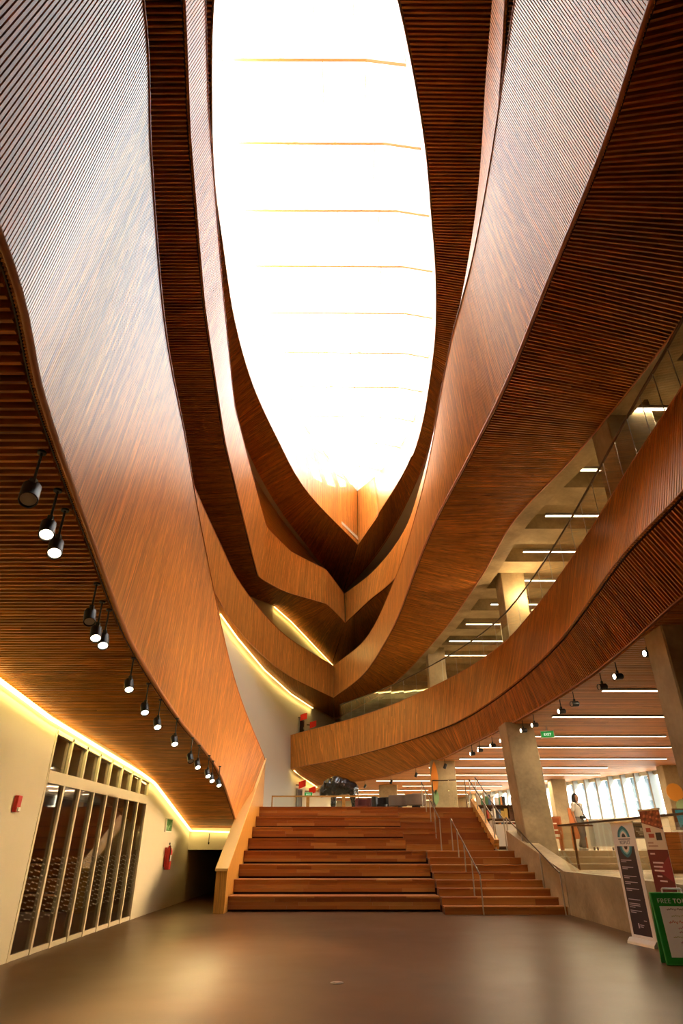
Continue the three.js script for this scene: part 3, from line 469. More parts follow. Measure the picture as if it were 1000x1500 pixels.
// ---------------------------------------------------------------- columns
function column(label, x0, x1, d0, d1, y0, y1, lean = 0) {
  const t = thing('concrete_column', label, 'column'), pos = (y) => -lean * (y - y0) / (y1 - y0), c = 0.03, g = prism([[x0 + c, d0], [x1 - c, d0], [x1, d0 + c], [x1, d1 - c], [x1 - c, d1], [x0 + c, d1], [x0, d1 - c], [x0, d0 + c]], y0, y1), p = g.attributes.position;
  for (let i = 0; i < p.count; i++) p.setX(i, p.getX(i) + pos(p.getY(i))); g.computeVertexNormals();
  const s = part('shaft', g, M.concrete, t); return t;
}
column('thick concrete column standing beside the lower stair flight', 5.85, 6.8, 21.5, 22.5, 1.0, 5.32, 0.25);
column('massive concrete column at the edge of the platform behind the banners', 6.05, 7.6, 11.0, 11.75, 1.0, 5.32);
column('concrete column at the head of the stairs with an orange painted leaf', 4.45, 5.55, 31.7, 32.7, 2.95, 5.32);
column('distant concrete column behind the lounge chairs', 2.6, 3.8, 45, 46, 2.95, 5.32);
column('concrete column on the glass-railed level, above the lower stair flight', 6.75, 7.75, 23.6, 24.6, 8.35, 11.9);
column('concrete column on the glass-railed level, above the banners', 6.85, 8.1, 12.4, 13.4, 8.35, 11.9);
column('concrete column on the glass-railed level, above the stair head', 5.0, 6.0, 34.5, 35.4, 8.35, 11.9);
column('slim plastered pier left of the tall windows', 13.1, 14.0, 41.0, 41.8, 1.48, 5.32);
column('plastered pier right of the tall windows', 16.6, 17.6, 33.6, 34.3, 1.48, 5.32);
{ const t = thing('painted_leaf', 'orange and green painted leaf panel on the stair-head column', 'artwork', [4.44, 3.3, 31.68]);
  const leaf = (w, h, y) => { const s = new THREE.Shape(); s.moveTo(0, 0); s.quadraticCurveTo(w, h * 0.45, 0.02, h); s.quadraticCurveTo(-w, h * 0.45, 0, 0); const g = new THREE.ExtrudeGeometry(s, { depth: 0.03, bevelEnabled: false, curveSegments: 10 }); g.translate(0.06, y, 0); return g; };
  part('orange_leaf', leaf(0.34, 1.5, 0.45), std(0.75, 0.26, 0.03, 0.6), t); part('green_leaf', leaf(0.3, 0.7, 0), std(0.25, 0.42, 0.2, 0.6), t); }
{ const t = thing('painted_flower', 'orange and pale green painted disc on the pier by the windows', 'artwork', [16.9, 3.45, 33.55]);
  const disc = (r, x, y, m, n) => { const g = new THREE.CylinderGeometry(r, r, 0.03, 24); g.rotateX(Math.PI / 2); g.translate(x, y, 0); return part(n, g, m, t); };
  disc(0.42, 0, 0.55, std(0.8, 0.36, 0.06, 0.6), 'orange_disc'); disc(0.34, 0.25, -0.1, std(0.4, 0.55, 0.3, 0.6), 'green_disc'); disc(0.25, 0.65, -0.4, std(0.75, 0.25, 0.06, 0.6), 'small_disc'); }
{ const t = thing('painted_glow_screen', 'pleated yellow screen with its uplight put in as glow, behind the glass of the upper level', 'lamp', [0, 0, 0]), m = glow(new THREE.Color().setRGB(1, 0.75, 0.3), 0.35);
  for (let i = 0; i < 5; i++) part('pleat', prism([[6.9 + i * 0.34, 25.2 - i * 0.45], [7.24 + i * 0.34, 24.75 - i * 0.45], [7.3 + i * 0.34, 24.8 - i * 0.45], [6.96 + i * 0.34, 25.25 - i * 0.45]], 8.35, 10.1 + (i % 2) * 0.12), m, t);  // pleats glow in place of uplight falling on them; point light added
  const l = new THREE.PointLight(WARM, 6); l.position.set(7.6, 10.6, -23.2); l.castShadow = true; scene.add(l); }

// ---------------------------------------------------------------- glass doors in the left wall
const canvasTexture = (w, h, draw) => { const c = document.createElement('canvas'); c.width = w; c.height = h; draw(c.getContext('2d'), w, h); const t = new THREE.CanvasTexture(c); t.colorSpace = THREE.SRGBColorSpace; return t; };
{ const t = structure('door_1', 'row of eight tall glass door leaves with transom panes in pale frames');
  const n = 8, d0 = 11.7, L = 6.3 / n, X = -5.3, headTop = (d) => 3.5 - (d - 11.7) * 0.048;
  const frit = canvasTexture(128, 512, (g, w, h) => { g.fillStyle = '#000'; g.fillRect(0, 0, w, h); g.strokeStyle = '#fff'; g.lineWidth = 2; for (let r = 0; r < 11; r++) for (let c = 0; c < 5; c++) { const y = 20 + r * 45 + (c % 2) * 10, x = 4 + c * 26; g.beginPath(); g.moveTo(x, y); g.quadraticCurveTo(x + 5, y - 12, x + 9, y); g.quadraticCurveTo(x + 13, y + 12, x + 18, y - 4); g.stroke(); } });
  const fritMat = new THREE.MeshStandardMaterial({ color: 0xbdb5a4, alphaMap: frit, transparent: true, roughness: 0.6 }); frit.colorSpace = THREE.NoColorSpace;
  for (let i = 0; i <= n; i++) { const d = d0 + i * L; part('mullion', slab(X - 0.05, X + 0.05, 0, headTop(d) - 0.02, d - 0.035, d + 0.035), M.offwhite, t); }
  for (let i = 0; i < n; i++) {
    const a = d0 + i * L + 0.035, b = a + L - 0.07;
    part('pane', slab(X - 0.006, X + 0.006, 0.08, 2.6, a, b), M.darkglass, t);
    part('transom_pane', prism([[X - 0.006, a], [X + 0.006, a], [X + 0.006, b], [X - 0.006, b]], 2.8, (x, d) => headTop(d) - 0.08), M.darkglass, t);
    part('transom_reveal', slab(X - 0.3, X - 0.02, 2.8, headTop(b) - 0.1, b - 0.12, b), M.offwhite, t);
    part('bottom_rail', slab(X - 0.03, X + 0.03, 0, 0.08, a, b), M.offwhite, t);
    const f = new THREE.PlaneGeometry(b - a, 1.0); f.rotateY(Math.PI / 2); f.translate(X + 0.009, 0.95, -(a + b) / 2); part('frosted_pattern', f, fritMat, t);
  }
  part('header', slab(X - 0.05, X + 0.06, 2.6, 2.8, d0, d0 + 6.3), M.offwhite, t);
  part('head_frame', prism([[X - 0.05, d0], [X + 0.05, d0], [X + 0.05, d0 + 6.3], [X - 0.05, d0 + 6.3]], (x, d) => headTop(d) - 0.08, (x, d) => headTop(d) + 0.03), M.offwhite, t); }
{ const t = thing('fire_alarm', 'small red fire alarm box on the off-white wall', 'alarm', [-5.26, 2.1, 10.75]);
  part('box', new RoundedBoxGeometry(0.07, 0.24, 0.14, 3, 0.015), M.red, t).position.set(0.035, 0.1, 0); part('strobe', new RoundedBoxGeometry(0.04, 0.06, 0.08, 2, 0.01), M.white, t).position.set(0.075, 0.02, 0); }
const exitTex = canvasTexture(256, 128, (g, w, h) => { g.fillStyle = '#1f8a3a'; g.fillRect(0, 0, w, h); g.fillStyle = '#d8f2dc'; g.font = 'bold 74px sans-serif'; g.textAlign = 'center'; g.fillText('EXIT', w / 2, 92); });
const exitFace = new THREE.MeshStandardMaterial({ map: exitTex, emissiveMap: exitTex, emissive: 0xffffff, emissiveIntensity: 0.35, roughness: 0.5 });
const wayOut = canvasTexture(128, 128, (g, w, h) => { g.fillStyle = '#1f7a34'; g.fillRect(0, 0, w, h); g.fillStyle = '#8fc79a'; for (const [x, y, a, b] of [[14, 70, 14, 46], [40, 78, 12, 40], [62, 62, 16, 30], [88, 30, 26, 40]]) g.fillRect(x, y, a, b); });
const wayOutFace = new THREE.MeshStandardMaterial({ map: wayOut, roughness: 0.5 });
function exitSign(label, x, y, d, turn, s = 1, up = 0, face = exitFace) {
  const t = thing('exit_sign', label, 'sign', [x, y, d]); t.rotation.y = turn; if (up) part('hanger', new THREE.CylinderGeometry(0.012, 0.012, up, 8), M.steel, t).position.y = 0.1 * s + up / 2;
  part('case', new RoundedBoxGeometry(0.42 * s, 0.22 * s, 0.05, 2, 0.012), M.white, t); const f = part('face', new THREE.PlaneGeometry(0.38 * s, 0.18 * s), face, t); f.position.z = 0.027;
}
exitSign('green sign on the off-white wall beside the alcove', -5.23, 2.16, 20.5, Math.PI / 2, 1.7, 0, wayOutFace);
exitSign('exit sign hanging behind the column by the lower flight', 7.15, 5.0, 22.0, -0.2, 1.1, 0.21);
exitSign('small exit sign at the doors behind the bison', -2.3, 4.75, 46, 0.1, 1.4);
exitSign('exit sign in the concrete ceiling of the glass-railed level', 7.9, 11.1, 26, 0, 1.2, 0.55);
{ const t = thing('fire_extinguisher', 'red fire extinguisher with bracket on the wall beside the alcove', 'extinguisher', [-5.14, 1.0, 20.6]);
  part('cylinder', new THREE.LatheGeometry([[0, 0], [0.085, 0], [0.09, 0.02], [0.09, 0.48], [0.06, 0.56], [0.03, 0.58], [0.03, 0.62], [0, 0.62]].map((p) => new THREE.Vector2(...p)), 20), M.red, t);
  part('handle', bar(new THREE.Vector3(-0.02, 0.65, -0.06), new THREE.Vector3(0.02, 0.68, 0.12), 0.03, 0.03), M.black, t);
  part('hose', tube([[0.02, 0.62, 0.03], [0.06, 0.6, 0.12], [0.07, 0.4, 0.13], [0.06, 0.2, 0.11]].map((p) => new THREE.Vector3(...p)), 0.012), M.black, t);
  part('label_plate', new THREE.CylinderGeometry(0.092, 0.092, 0.16, 20, 1, true, 0.6, 1.8), M.white, t).position.y = 0.3;
  part('bracket', new THREE.BoxGeometry(0.03, 0.5, 0.1), M.red, t).position.set(-0.1, 0.32, 0); }
for (const [x, y, d] of [[-4.55, 1.85, 23.5], [-3.95, 1.6, 23.5]]) { const t = thing('ceiling_sensor', 'thin dark sensor rod hanging in the lit alcove', 'sensor', [x, y, d], 'rods in the alcove'); part('rod', new THREE.CylinderGeometry(0.012, 0.012, 0.28, 8), M.black, t); part('head', new THREE.CylinderGeometry(0.03, 0.02, 0.06, 10), M.black, t).position.y = -0.16; }

// ---------------------------------------------------------------- red door signs at the back
function bladeSign(x, y, d, label, group) { const t = thing('door_sign', label, 'sign', [x, y, d], group); t.rotation.y = 0.25; const g = new THREE.BoxGeometry(0.5, 0.44, 0.05), p = g.attributes.position; for (let i = 0; i < p.count; i++) p.setY(i, p.getY(i) + p.getX(i) * 0.35); g.computeVertexNormals(); part('panel', g, std(0.8, 0.03, 0.015, 0.5), t); part('arm', new THREE.BoxGeometry(0.3, 0.06, 0.04), M.black, t).position.set(-0.38, -0.06, 0); }
bladeSign(-2.78, 5.45, 46.6, 'red washroom sign above the black door behind the bison', 'lower red signs'); bladeSign(-2.15, 5.2, 48.6, 'red washroom sign close to the bison and exit sign', 'lower red signs');
bladeSign(-2.82, 10.05, 46.6, 'red washroom sign over the black door above the curved balcony', 'upper red signs'); bladeSign(-2.2, 9.85, 48.6, 'red washroom sign beyond the black door above the curved balcony', 'upper red signs');
function darkDoor(x, y, d, w, h, label) { const t = thing('service_door', label, 'door', [x, y, d]); t.rotation.y = 1.318; part('leaf', metricUV(new THREE.BoxGeometry(w, h, 0.06)), M.black, t).position.y = h / 2; part('frame', mergeGeometries([new THREE.BoxGeometry(0.08, h, 0.1).translate(-w / 2 - 0.04, h / 2, 0), new THREE.BoxGeometry(0.08, h, 0.1).translate(w / 2 + 0.04, h / 2, 0), new THREE.BoxGeometry(w + 0.16, 0.08, 0.1).translate(0, h + 0.04, 0)]), M.grey, t); part('handle', new THREE.BoxGeometry(0.03, 0.15, 0.08), M.steel, t).position.set(w * 0.4, 1, 0.06); }
darkDoor(-3.0, 2.95, 47.0, 1.0, 2.15, 'black door in the white wall behind the bison'); darkDoor(-3.0, 8.35, 47.0, 1.0, 1.5, 'black door in the white wall above the curved balcony');

// ---------------------------------------------------------------- bison sculpture
{ const parts = [[[-0.5, 1.78, 0], [-0.12, 1.86, 0], 0.44, 0.47], [[-0.12, 1.84, 0], [0.3, 1.76, 0], 0.47, 0.43], [[0.3, 1.74, 0], [0.78, 1.68, 0], 0.43, 0.34], [[-0.6, 1.7, 0], [-0.9, 1.5, 0], 0.36, 0.24], [[-0.9, 1.5, 0], [-1.0, 1.3, 0], 0.24, 0.15], [[-0.5, 1.5, 0], [-0.1, 1.5, 0], 0.28, 0.26]];
  for (const s of [-1, 1]) parts.push([[-0.3, 1.5, s * 0.2], [-0.33 + s * 0.07, 0.8, s * 0.22], 0.2, 0.08], [[-0.33 + s * 0.07, 0.8, s * 0.22], [-0.3 + s * 0.07, 0.06, s * 0.22], 0.075, 0.08], [[0.72, 1.55, s * 0.16], [0.9 + s * 0.06, 0.85, s * 0.2], 0.22, 0.075], [[0.9 + s * 0.06, 0.85, s * 0.2], [0.8 + s * 0.06, 0.06, s * 0.2], 0.07, 0.075], [[-0.85, 1.72, s * 0.24], [-0.84, 1.9, s * 0.4], 0.06, 0.035], [[-0.84, 1.9, s * 0.4], [-0.9, 2.04, s * 0.38], 0.035, 0.015]);
  parts.push([[1.08, 1.7, 0], [1.16, 1.1, 0], 0.04, 0.03]);
  const f = (x, y, z) => { let d = 9; for (const [a, b, ra, rb] of parts) d = smin(d, capsule(x, y, z, a, b, ra, rb), 0.12); return d + 0.03 * noise.noise(x * 13, y * 13, z * 13); };
  const t = thing('bison_sculpture', 'glossy black lumpy bison sculpture on the upper floor', 'sculpture', [-0.15, 2.95, 38.5]); t.scale.setScalar(0.98);
  part('bison_body', sdfMesh([-1.5, 0, -1.5], [1.5, 2.6, 1.5], 68, f), phys(0.012, 0.01, 0.01, 0.16, { clearcoat: 1, clearcoatRoughness: 0.08 }), t); }

// ---------------------------------------------------------------- lounge chairs and other seats on the upper floor
function tubChair(x, d, label, mat, turn, group) {
  const t = thing('tub_chair', label, 'armchair', [x, 2.95, d], group); t.rotation.y = turn;
  const s = new THREE.Shape(); s.absarc(0, 0, 0.42, -0.35, Math.PI + 0.35, false); s.absarc(0, 0, 0.32, Math.PI + 0.35, -0.35, true);
  const g = new THREE.ExtrudeGeometry(s, { depth: 0.42, bevelEnabled: true, bevelSize: 0.03, bevelThickness: 0.03, bevelSegments: 2 }); g.rotateX(-Math.PI / 2); g.translate(0, 0.38, 0); part('shell', g, mat, t);
  part('seat', new THREE.CylinderGeometry(0.36, 0.34, 0.14, 24), mat, t).position.y = 0.42; part('base', new THREE.CylinderGeometry(0.2, 0.22, 0.34, 16), M.black, t).position.y = 0.17;
}
tubChair(2.75, 32.5, 'grey brown tub armchair next to the black armchair', std(0.17, 0.12, 0.09, 0.9), Math.PI, 'tub chairs'); tubChair(3.55, 31.8, 'grey brown tub armchair next to the stair handrail', std(0.17, 0.12, 0.09, 0.9), Math.PI + 0.4, 'tub chairs');
tubChair(1.95, 33.5, 'black armchair beside the distant column', M.black, 0.6); tubChair(1.15, 34.5, 'dark red armchair beside the black one', std(0.14, 0.03, 0.02, 0.8), -0.4);

// ---------------------------------------------------------------- shelves, carts and displays on the landing
function bookCart(x, y, d, w, h, label, panel, turn = 0) {
  const t = thing('book_cart', label, 'cart', [x, y, d]); t.rotation.y = turn;
  for (const s of [-1, 1]) part('end_panel', new THREE.BoxGeometry(0.03, h - 0.12, 0.45).translate(s * w / 2, h / 2 + 0.06, 0), panel, t);
  for (const f of [0.14, 0.5, 0.95]) part('shelf', new THREE.BoxGeometry(w, 0.025, 0.42).translate(0, h * f, 0), panel, t);
  part('front_panel', new THREE.BoxGeometry(w - 0.04, h * 0.72, 0.02).translate(0, h * 0.5, 0.21), panel, t);
  for (const sx of [-1, 1]) for (const sz of [-1, 1]) part('caster', new THREE.CylinderGeometry(0.05, 0.05, 0.03, 12).rotateZ(Math.PI / 2).translate(sx * (w / 2 - 0.05), 0.05, sz * 0.16), M.black, t);
  return t;
}
bookCart(5.95, 1.48, 24.6, 1.0, 0.95, 'white panelled book cart at the right of the upper flight', M.white);
bookCart(9.05, 1.48, 23.6, 0.75, 0.95, 'pale blue grey book cart behind the walking woman', std(0.5, 0.55, 0.55, 0.6));
const bookCols = [[0.6, 0.1, 0.06], [0.1, 0.2, 0.4], [0.75, 0.7, 0.6], [0.5, 0.35, 0.08], [0.12, 0.3, 0.15], [0.7, 0.3, 0.1], [0.05, 0.05, 0.06], [0.8, 0.8, 0.78]].map((c) => std(...c, 0.7));
{ const t = thing('book_shelf', 'low shelf unit full of books beyond the upper flight', 'bookshelf', [6.6, 1.48, 26.5]);
  part('back_panel', new THREE.BoxGeometry(2.6, 1.55, 0.03).translate(0, 0.78, -0.16), M.brown, t);
  for (const s of [-1, 0, 1]) part('upright', new THREE.BoxGeometry(0.04, 1.55, 0.32).translate(s * 1.29, 0.78, 0), M.brown, t);
  for (const y of [0.1, 0.58, 1.06, 1.54]) part('shelf', new THREE.BoxGeometry(2.6, 0.03, 0.32).translate(0, y, 0), M.brown, t); }
for (const sy of [0.595, 1.075, 1.555]) { let x = 5.36; while (x < 7.8) { const w = 0.06 + rnd() * 0.09, h = 0.24 + rnd() * 0.14; if (Math.abs(x + w / 2 - 6.6) > 0.1 && rnd() > 0.12) { const b = tag(shade(new THREE.Mesh(new THREE.BoxGeometry(w - 0.006, h, 0.22), pick(bookCols))), 'upright book in the low shelf beyond the upper flight', 'book', 'books on the low shelf'); b.name = numbered('book'); b.position.set(x + w / 2, 1.48 + sy + h / 2, -26.45); scene.add(b); } x += w; } }
function displayStand(x, y, d, w, h, label, frame, face, turn = 0) {
  const t = thing('display_stand', label, 'display', [x, y, d]); t.rotation.y = turn;
  part('panel', new THREE.BoxGeometry(w, h, 0.04).translate(0, h / 2 + 0.35, 0), frame, t); part('print', new THREE.PlaneGeometry(w * 0.86, h * 0.84).translate(0, h / 2 + 0.35, 0.022), face, t);
  for (const s of [-1, 1]) part('leg', new THREE.BoxGeometry(0.04, 0.4, 0.3).translate(s * w * 0.4, 0.2, 0), frame, t);
}
const scrib = (bg, cols, n, s) => canvasTexture(128, 128, (g, w, h) => { g.fillStyle = bg; g.fillRect(0, 0, w, h); let r = s; const q = () => (r = (r * 16807) % 2147483647) / 2147483647; for (let i = 0; i < n; i++) { g.fillStyle = cols[i % cols.length]; g.fillRect(q() * w, q() * h, 10 + q() * 34, 6 + q() * 26); } });
displayStand(7.3, 1.48, 24.0, 1.0, 0.7, 'orange framed display board with white letter shapes left of the woman', std(0.5, 0.16, 0.05, 0.6), new THREE.MeshStandardMaterial({ map: scrib('#a8552a', ['#f2ead8', '#f7f2e4', '#c9b998'], 16, 77), roughness: 0.6 }));
displayStand(10.2, 1.48, 23.4, 0.75, 0.5, 'small framed notice behind the respect banner', M.grey, new THREE.MeshStandardMaterial({ map: scrib('#3a352c', ['#8a8470', '#b8b09a', '#5c5546'], 18, 31), roughness: 0.6 }));
displayStand(8.55, 1.48, 24.6, 0.5, 1.0, 'tall orange board behind the walking woman', std(0.62, 0.2, 0.06, 0.6), std(0.62, 0.2, 0.06, 0.6));
{ const t = thing('service_desk', 'brown service desk with pale worktop on the platform', 'desk', [0, 0, 0]);
  for (let i = 0; i < 4; i++) part('front_panel', slab(8.3 + i * 1.05, 9.33 + i * 1.05, 1.08, 1.92, 17.6, 17.64), i === 0 ? stairWood[1] : M.brown, t);
  part('body', slab(8.32, 12.45, 1.0, 1.92, 17.64, 18.3), M.brown, t); part('worktop', slab(8.95, 12.6, 1.92, 1.98, 17.45, 18.45), M.white, t); part('plinth', slab(8.35, 12.4, 1.0, 1.08, 17.66, 18.2), M.black, t); }
{ const t = thing('brochure_rack', 'rack of blue, yellow and white leaflets on the service desk', 'rack', [9.35, 1.98, 17.8]); t.rotation.y = 0.1;
  part('holder', new THREE.BoxGeometry(1.1, 0.5, 0.05).translate(0, 0.25, -0.08), M.brown, t); part('tray', new THREE.BoxGeometry(1.1, 0.06, 0.18).translate(0, 0.03, 0), M.brown, t);
  [[0.05, 0.28, 0.42], [0.62, 0.55, 0.04], [0.55, 0.62, 0.68]].forEach((c, i) => { const m = part('leaflet', new THREE.BoxGeometry(0.27, 0.42, 0.015), std(...c, 0.5), t); m.position.set(-0.36 + i * 0.31, 0.26, -0.02); m.rotation.x = -0.2; }); }
{ const t = thing('desk_phone', 'small black desk phone beside the leaflets', 'phone', [8.98, 1.98, 17.6]); part('body', new RoundedBoxGeometry(0.2, 0.06, 0.2, 2, 0.02), M.black, t).position.y = 0.03; part('handset', new RoundedBoxGeometry(0.05, 0.04, 0.22, 2, 0.02), M.black, t).position.set(-0.07, 0.08, 0); part('screen', new THREE.BoxGeometry(0.08, 0.005, 0.05), M.white, t).position.set(0.05, 0.062, -0.04); }
{ const t = thing('hanging_sign', 'black sign with a white letter T by the massive column', 'sign', [7.02, 2.62, 12.35]);
  const tex = canvasTexture(256, 128, (g, w, h) => { g.fillStyle = '#1c130d'; g.fillRect(0, 0, w, h); g.fillStyle = '#efe9dd'; g.font = 'bold 84px sans-serif'; g.fillText('T', 34, 96); });
  part('panel', new THREE.BoxGeometry(0.9, 0.42, 0.04).translate(0.42, 0, 0), std(0.02, 0.012, 0.008, 0.5), t); part('print', new THREE.PlaneGeometry(0.88, 0.4).translate(0.42, 0, 0.022), new THREE.MeshStandardMaterial({ map: tex, roughness: 0.5 }), t); }

// ---------------------------------------------------------------- banners and the tour board
function rollUp(name, label, x, d, w, h, turn, tex) {
  const t = thing(name, label, 'banner', [x, 0, d]); t.rotation.y = turn;
  const foot = new THREE.Shape([[-0.11, 0], [0.11, 0], [0.1, 0.04], [0.04, 0.1], [-0.04, 0.1], [-0.1, 0.04]].map((p) => new THREE.Vector2(...p))), g = new THREE.ExtrudeGeometry(foot, { depth: w + 0.06, bevelEnabled: false }); g.rotateY(Math.PI / 2); g.translate(-w / 2 - 0.03, 0, 0); part('base', g, std(0.7, 0.7, 0.68, 0.3, { metalness: 0.5 }), t);
  part('sheet', new THREE.BoxGeometry(w, h - 0.1, 0.006).translate(0, h / 2 + 0.05, 0), M.white, t); part('print', new THREE.PlaneGeometry(w, h - 0.1).translate(0, h / 2 + 0.05, 0.005), new THREE.MeshStandardMaterial({ map: tex, roughness: 0.45 }), t);
  part('top_rail', new THREE.BoxGeometry(w + 0.02, 0.03, 0.03).translate(0, h, 0), M.steel, t); part('pole', new THREE.CylinderGeometry(0.012, 0.012, h, 8).translate(0, h / 2, -0.03), M.steel, t);
}
const respectTex = canvasTexture(512, 1300, (g, w, h) => {
  g.fillStyle = '#efe6de'; g.fillRect(0, 0, w, h); g.fillStyle = '#2a1f33'; g.fillRect(50, 282, w - 118, h - 316);
  const arch = (cy, s, c, r, t) => { g.fillStyle = c; g.beginPath(); g.moveTo(w / 2 - r, cy); g.quadraticCurveTo(w / 2 - r * 0.9, cy - s * t * 0.75, w / 2, cy - s * t); g.quadraticCurveTo(w / 2 + r * 0.9, cy - s * t * 0.75, w / 2 + r, cy); g.closePath(); g.fill(); };
  arch(176, 1, '#1d7284', 140, 136); arch(176, 1, '#7fc3cc', 100, 96); arch(176, 1, '#efe6de', 78, 74); arch(176, 1, '#20303c', 46, 46);
  g.fillStyle = '#5d5560'; g.fillRect(120, 194, w - 240, 10); g.font = 'bold 58px sans-serif'; g.textAlign = 'center'; g.fillText('RESPECT', w / 2, 258);
  arch(284, -1, '#1d7284', 140, 132); arch(284, -1, '#7fc3cc', 100, 96); arch(284, -1, '#efe6de', 78, 74); arch(284, -1, '#3a1d20', 40, 40);
  g.fillStyle = '#cfc2cf'; for (const [y, n] of [[440, 2], [520, 2], [622, 2], [688, 2], [762, 2], [880, 1], [925, 3], [1002, 2]]) for (let i = 0; i < n; i++) g.fillRect(84, y + i * 20, i === n - 1 && n > 1 ? 120 : 220 + (y % 70), 8);
  g.fillRect(330, 1100, 60, 8); g.fillRect(190, 1138, 26, 54); g.fillRect(228, 1150, 90, 8); g.fillRect(228, 1170, 70, 8); });
rollUp('roll_up_banner', 'white and purple roll-up banner reading RESPECT beside the platform', 5.6, 13.55, 0.72, 2.02, -1.36, respectTex);
const eventTex = canvasTexture(256, 1190, (g, w, h) => {
  g.fillStyle = '#8e3a22'; g.fillRect(0, 0, w, 170); for (let i = 0; i < 60; i++) { g.fillStyle = ['#6b2716', '#b35a38', '#9c4a2c', '#d07a52'][i % 4]; g.fillRect((i * 83) % w, (i * 47) % 170, 26, 18); }
  g.fillStyle = '#e3cdb0'; g.beginPath(); g.moveTo(0, 120); g.lineTo(w, 190); g.lineTo(w, 370); g.lineTo(0, 370); g.fill(); g.fillStyle = '#b8452a'; g.fillRect(40, 170, 60, 40); g.fillRect(60, 225, 70, 36); g.fillStyle = '#2a1a14'; g.fillRect(150, 215, 70, 70); g.fillStyle = '#b98d72'; g.fillRect(30, 300, 70, 14); g.fillRect(30, 330, 120, 14);
  g.fillStyle = '#6a0f1c'; g.fillRect(0, 370, w, h - 370); g.fillStyle = '#8c2233'; g.beginPath(); g.moveTo(w, 420); g.lineTo(80, 560); g.lineTo(w, 660); g.fill(); g.fillStyle = '#e6cfd0'; for (const [x, y, l] of [[30, 400, 60], [40, 480, 130], [40, 515, 110], [40, 550, 120], [60, 600, 60], [80, 640, 90]]) g.fillRect(x, y, l, 14); });
rollUp('roll_up_banner', 'roll-up banner with a photo on top and dark red below, behind the tour board', 5.75, 12.55, 0.62, 2.2, -1.42, eventTex);
{ const t = thing('tour_board', 'green framed FREE TOURS board with red handwriting', 'sign', [5.5, 0, 11.5]); t.rotation.y = -0.12;
  const tex = canvasTexture(640, 700, (g, w, h) => {
    g.fillStyle = '#148a2c'; g.fillRect(0, 0, w, h); g.fillStyle = '#f3efe6'; g.fillRect(52, 128, w - 104, h - 190); g.textAlign = 'left'; g.font = '68px sans-serif'; g.fillText('FREE', 40, 98); const a = g.measureText('FREE ').width; g.font = 'bold 68px sans-serif'; g.fillText('TOURS', 40 + a, 98);
    const scrawl = (y, x0, x1, col, amp) => { g.strokeStyle = col; g.lineWidth = 5; g.beginPath(); for (let x = x0, i = 0; x < x1; x += 9, i++) { const yy = y + Math.sin(i * 2.3) * amp + Math.sin(i * 0.9) * amp * 0.5; i % 11 === 0 ? g.moveTo(x, yy) : g.lineTo(x, yy); } g.stroke(); };
    scrawl(160, 120, 420, '#6a5a4a', 8); scrawl(228, 150, 480, '#b9b97e', 7); scrawl(290, 110, 560, '#cc6a52', 12); scrawl(350, 190, 470, '#c98a86', 10); scrawl(388, 190, 480, '#b56a70', 9); scrawl(440, 120, 560, '#a9a35c', 6); scrawl(490, 180, 520, '#a8606c', 9); scrawl(540, 240, 420, '#c27a6a', 8);
    g.fillStyle = '#148a2c'; g.beginPath(); g.arc(w - 190, h - 62, 66, 0, 7); g.fill(); g.fillStyle = '#4fa85c'; g.beginPath(); g.arc(w - 190, h - 58, 44, 0, 7); g.fill(); });
  const lean = (s) => { const m = part('panel', new RoundedBoxGeometry(1.0, 0.95, 0.03, 2, 0.012), M.green, t); m.position.set(0, 0.475, s * 0.07); m.rotation.x = -s * 0.11; return m; };
  const f = lean(1); lean(-1); part('print', new THREE.PlaneGeometry(0.96, 0.91).translate(0, 0, 0.017), new THREE.MeshStandardMaterial({ map: tex, roughness: 0.35 }), f);
  part('handle', tube([[-0.3, 0.94, 0.03], [-0.3, 1.0, 0.02], [0.0, 1.0, 0.02], [0.0, 0.94, 0.03]].map((p) => new THREE.Vector3(...p)), 0.014), M.white, t); }
{ const t = thing('yellow_cable_cover', 'small yellow block on the floor behind the tour board', 'block', [5.55, 0, 12.2]); part('block', new RoundedBoxGeometry(0.28, 0.05, 0.14, 2, 0.015), std(0.7, 0.42, 0.04, 0.5), t).position.y = 0.025; }
{ const t = thing('floor_outlet', 'small steel floor outlet cover in the concrete floor', 'outlet', [-0.06, 0, 10.1]); part('plate', new THREE.CylinderGeometry(0.09, 0.09, 0.008, 20), M.steel, t).position.y = 0.004; part('lid', new THREE.CylinderGeometry(0.06, 0.06, 0.006, 20), M.steel, t).position.y = 0.01; }

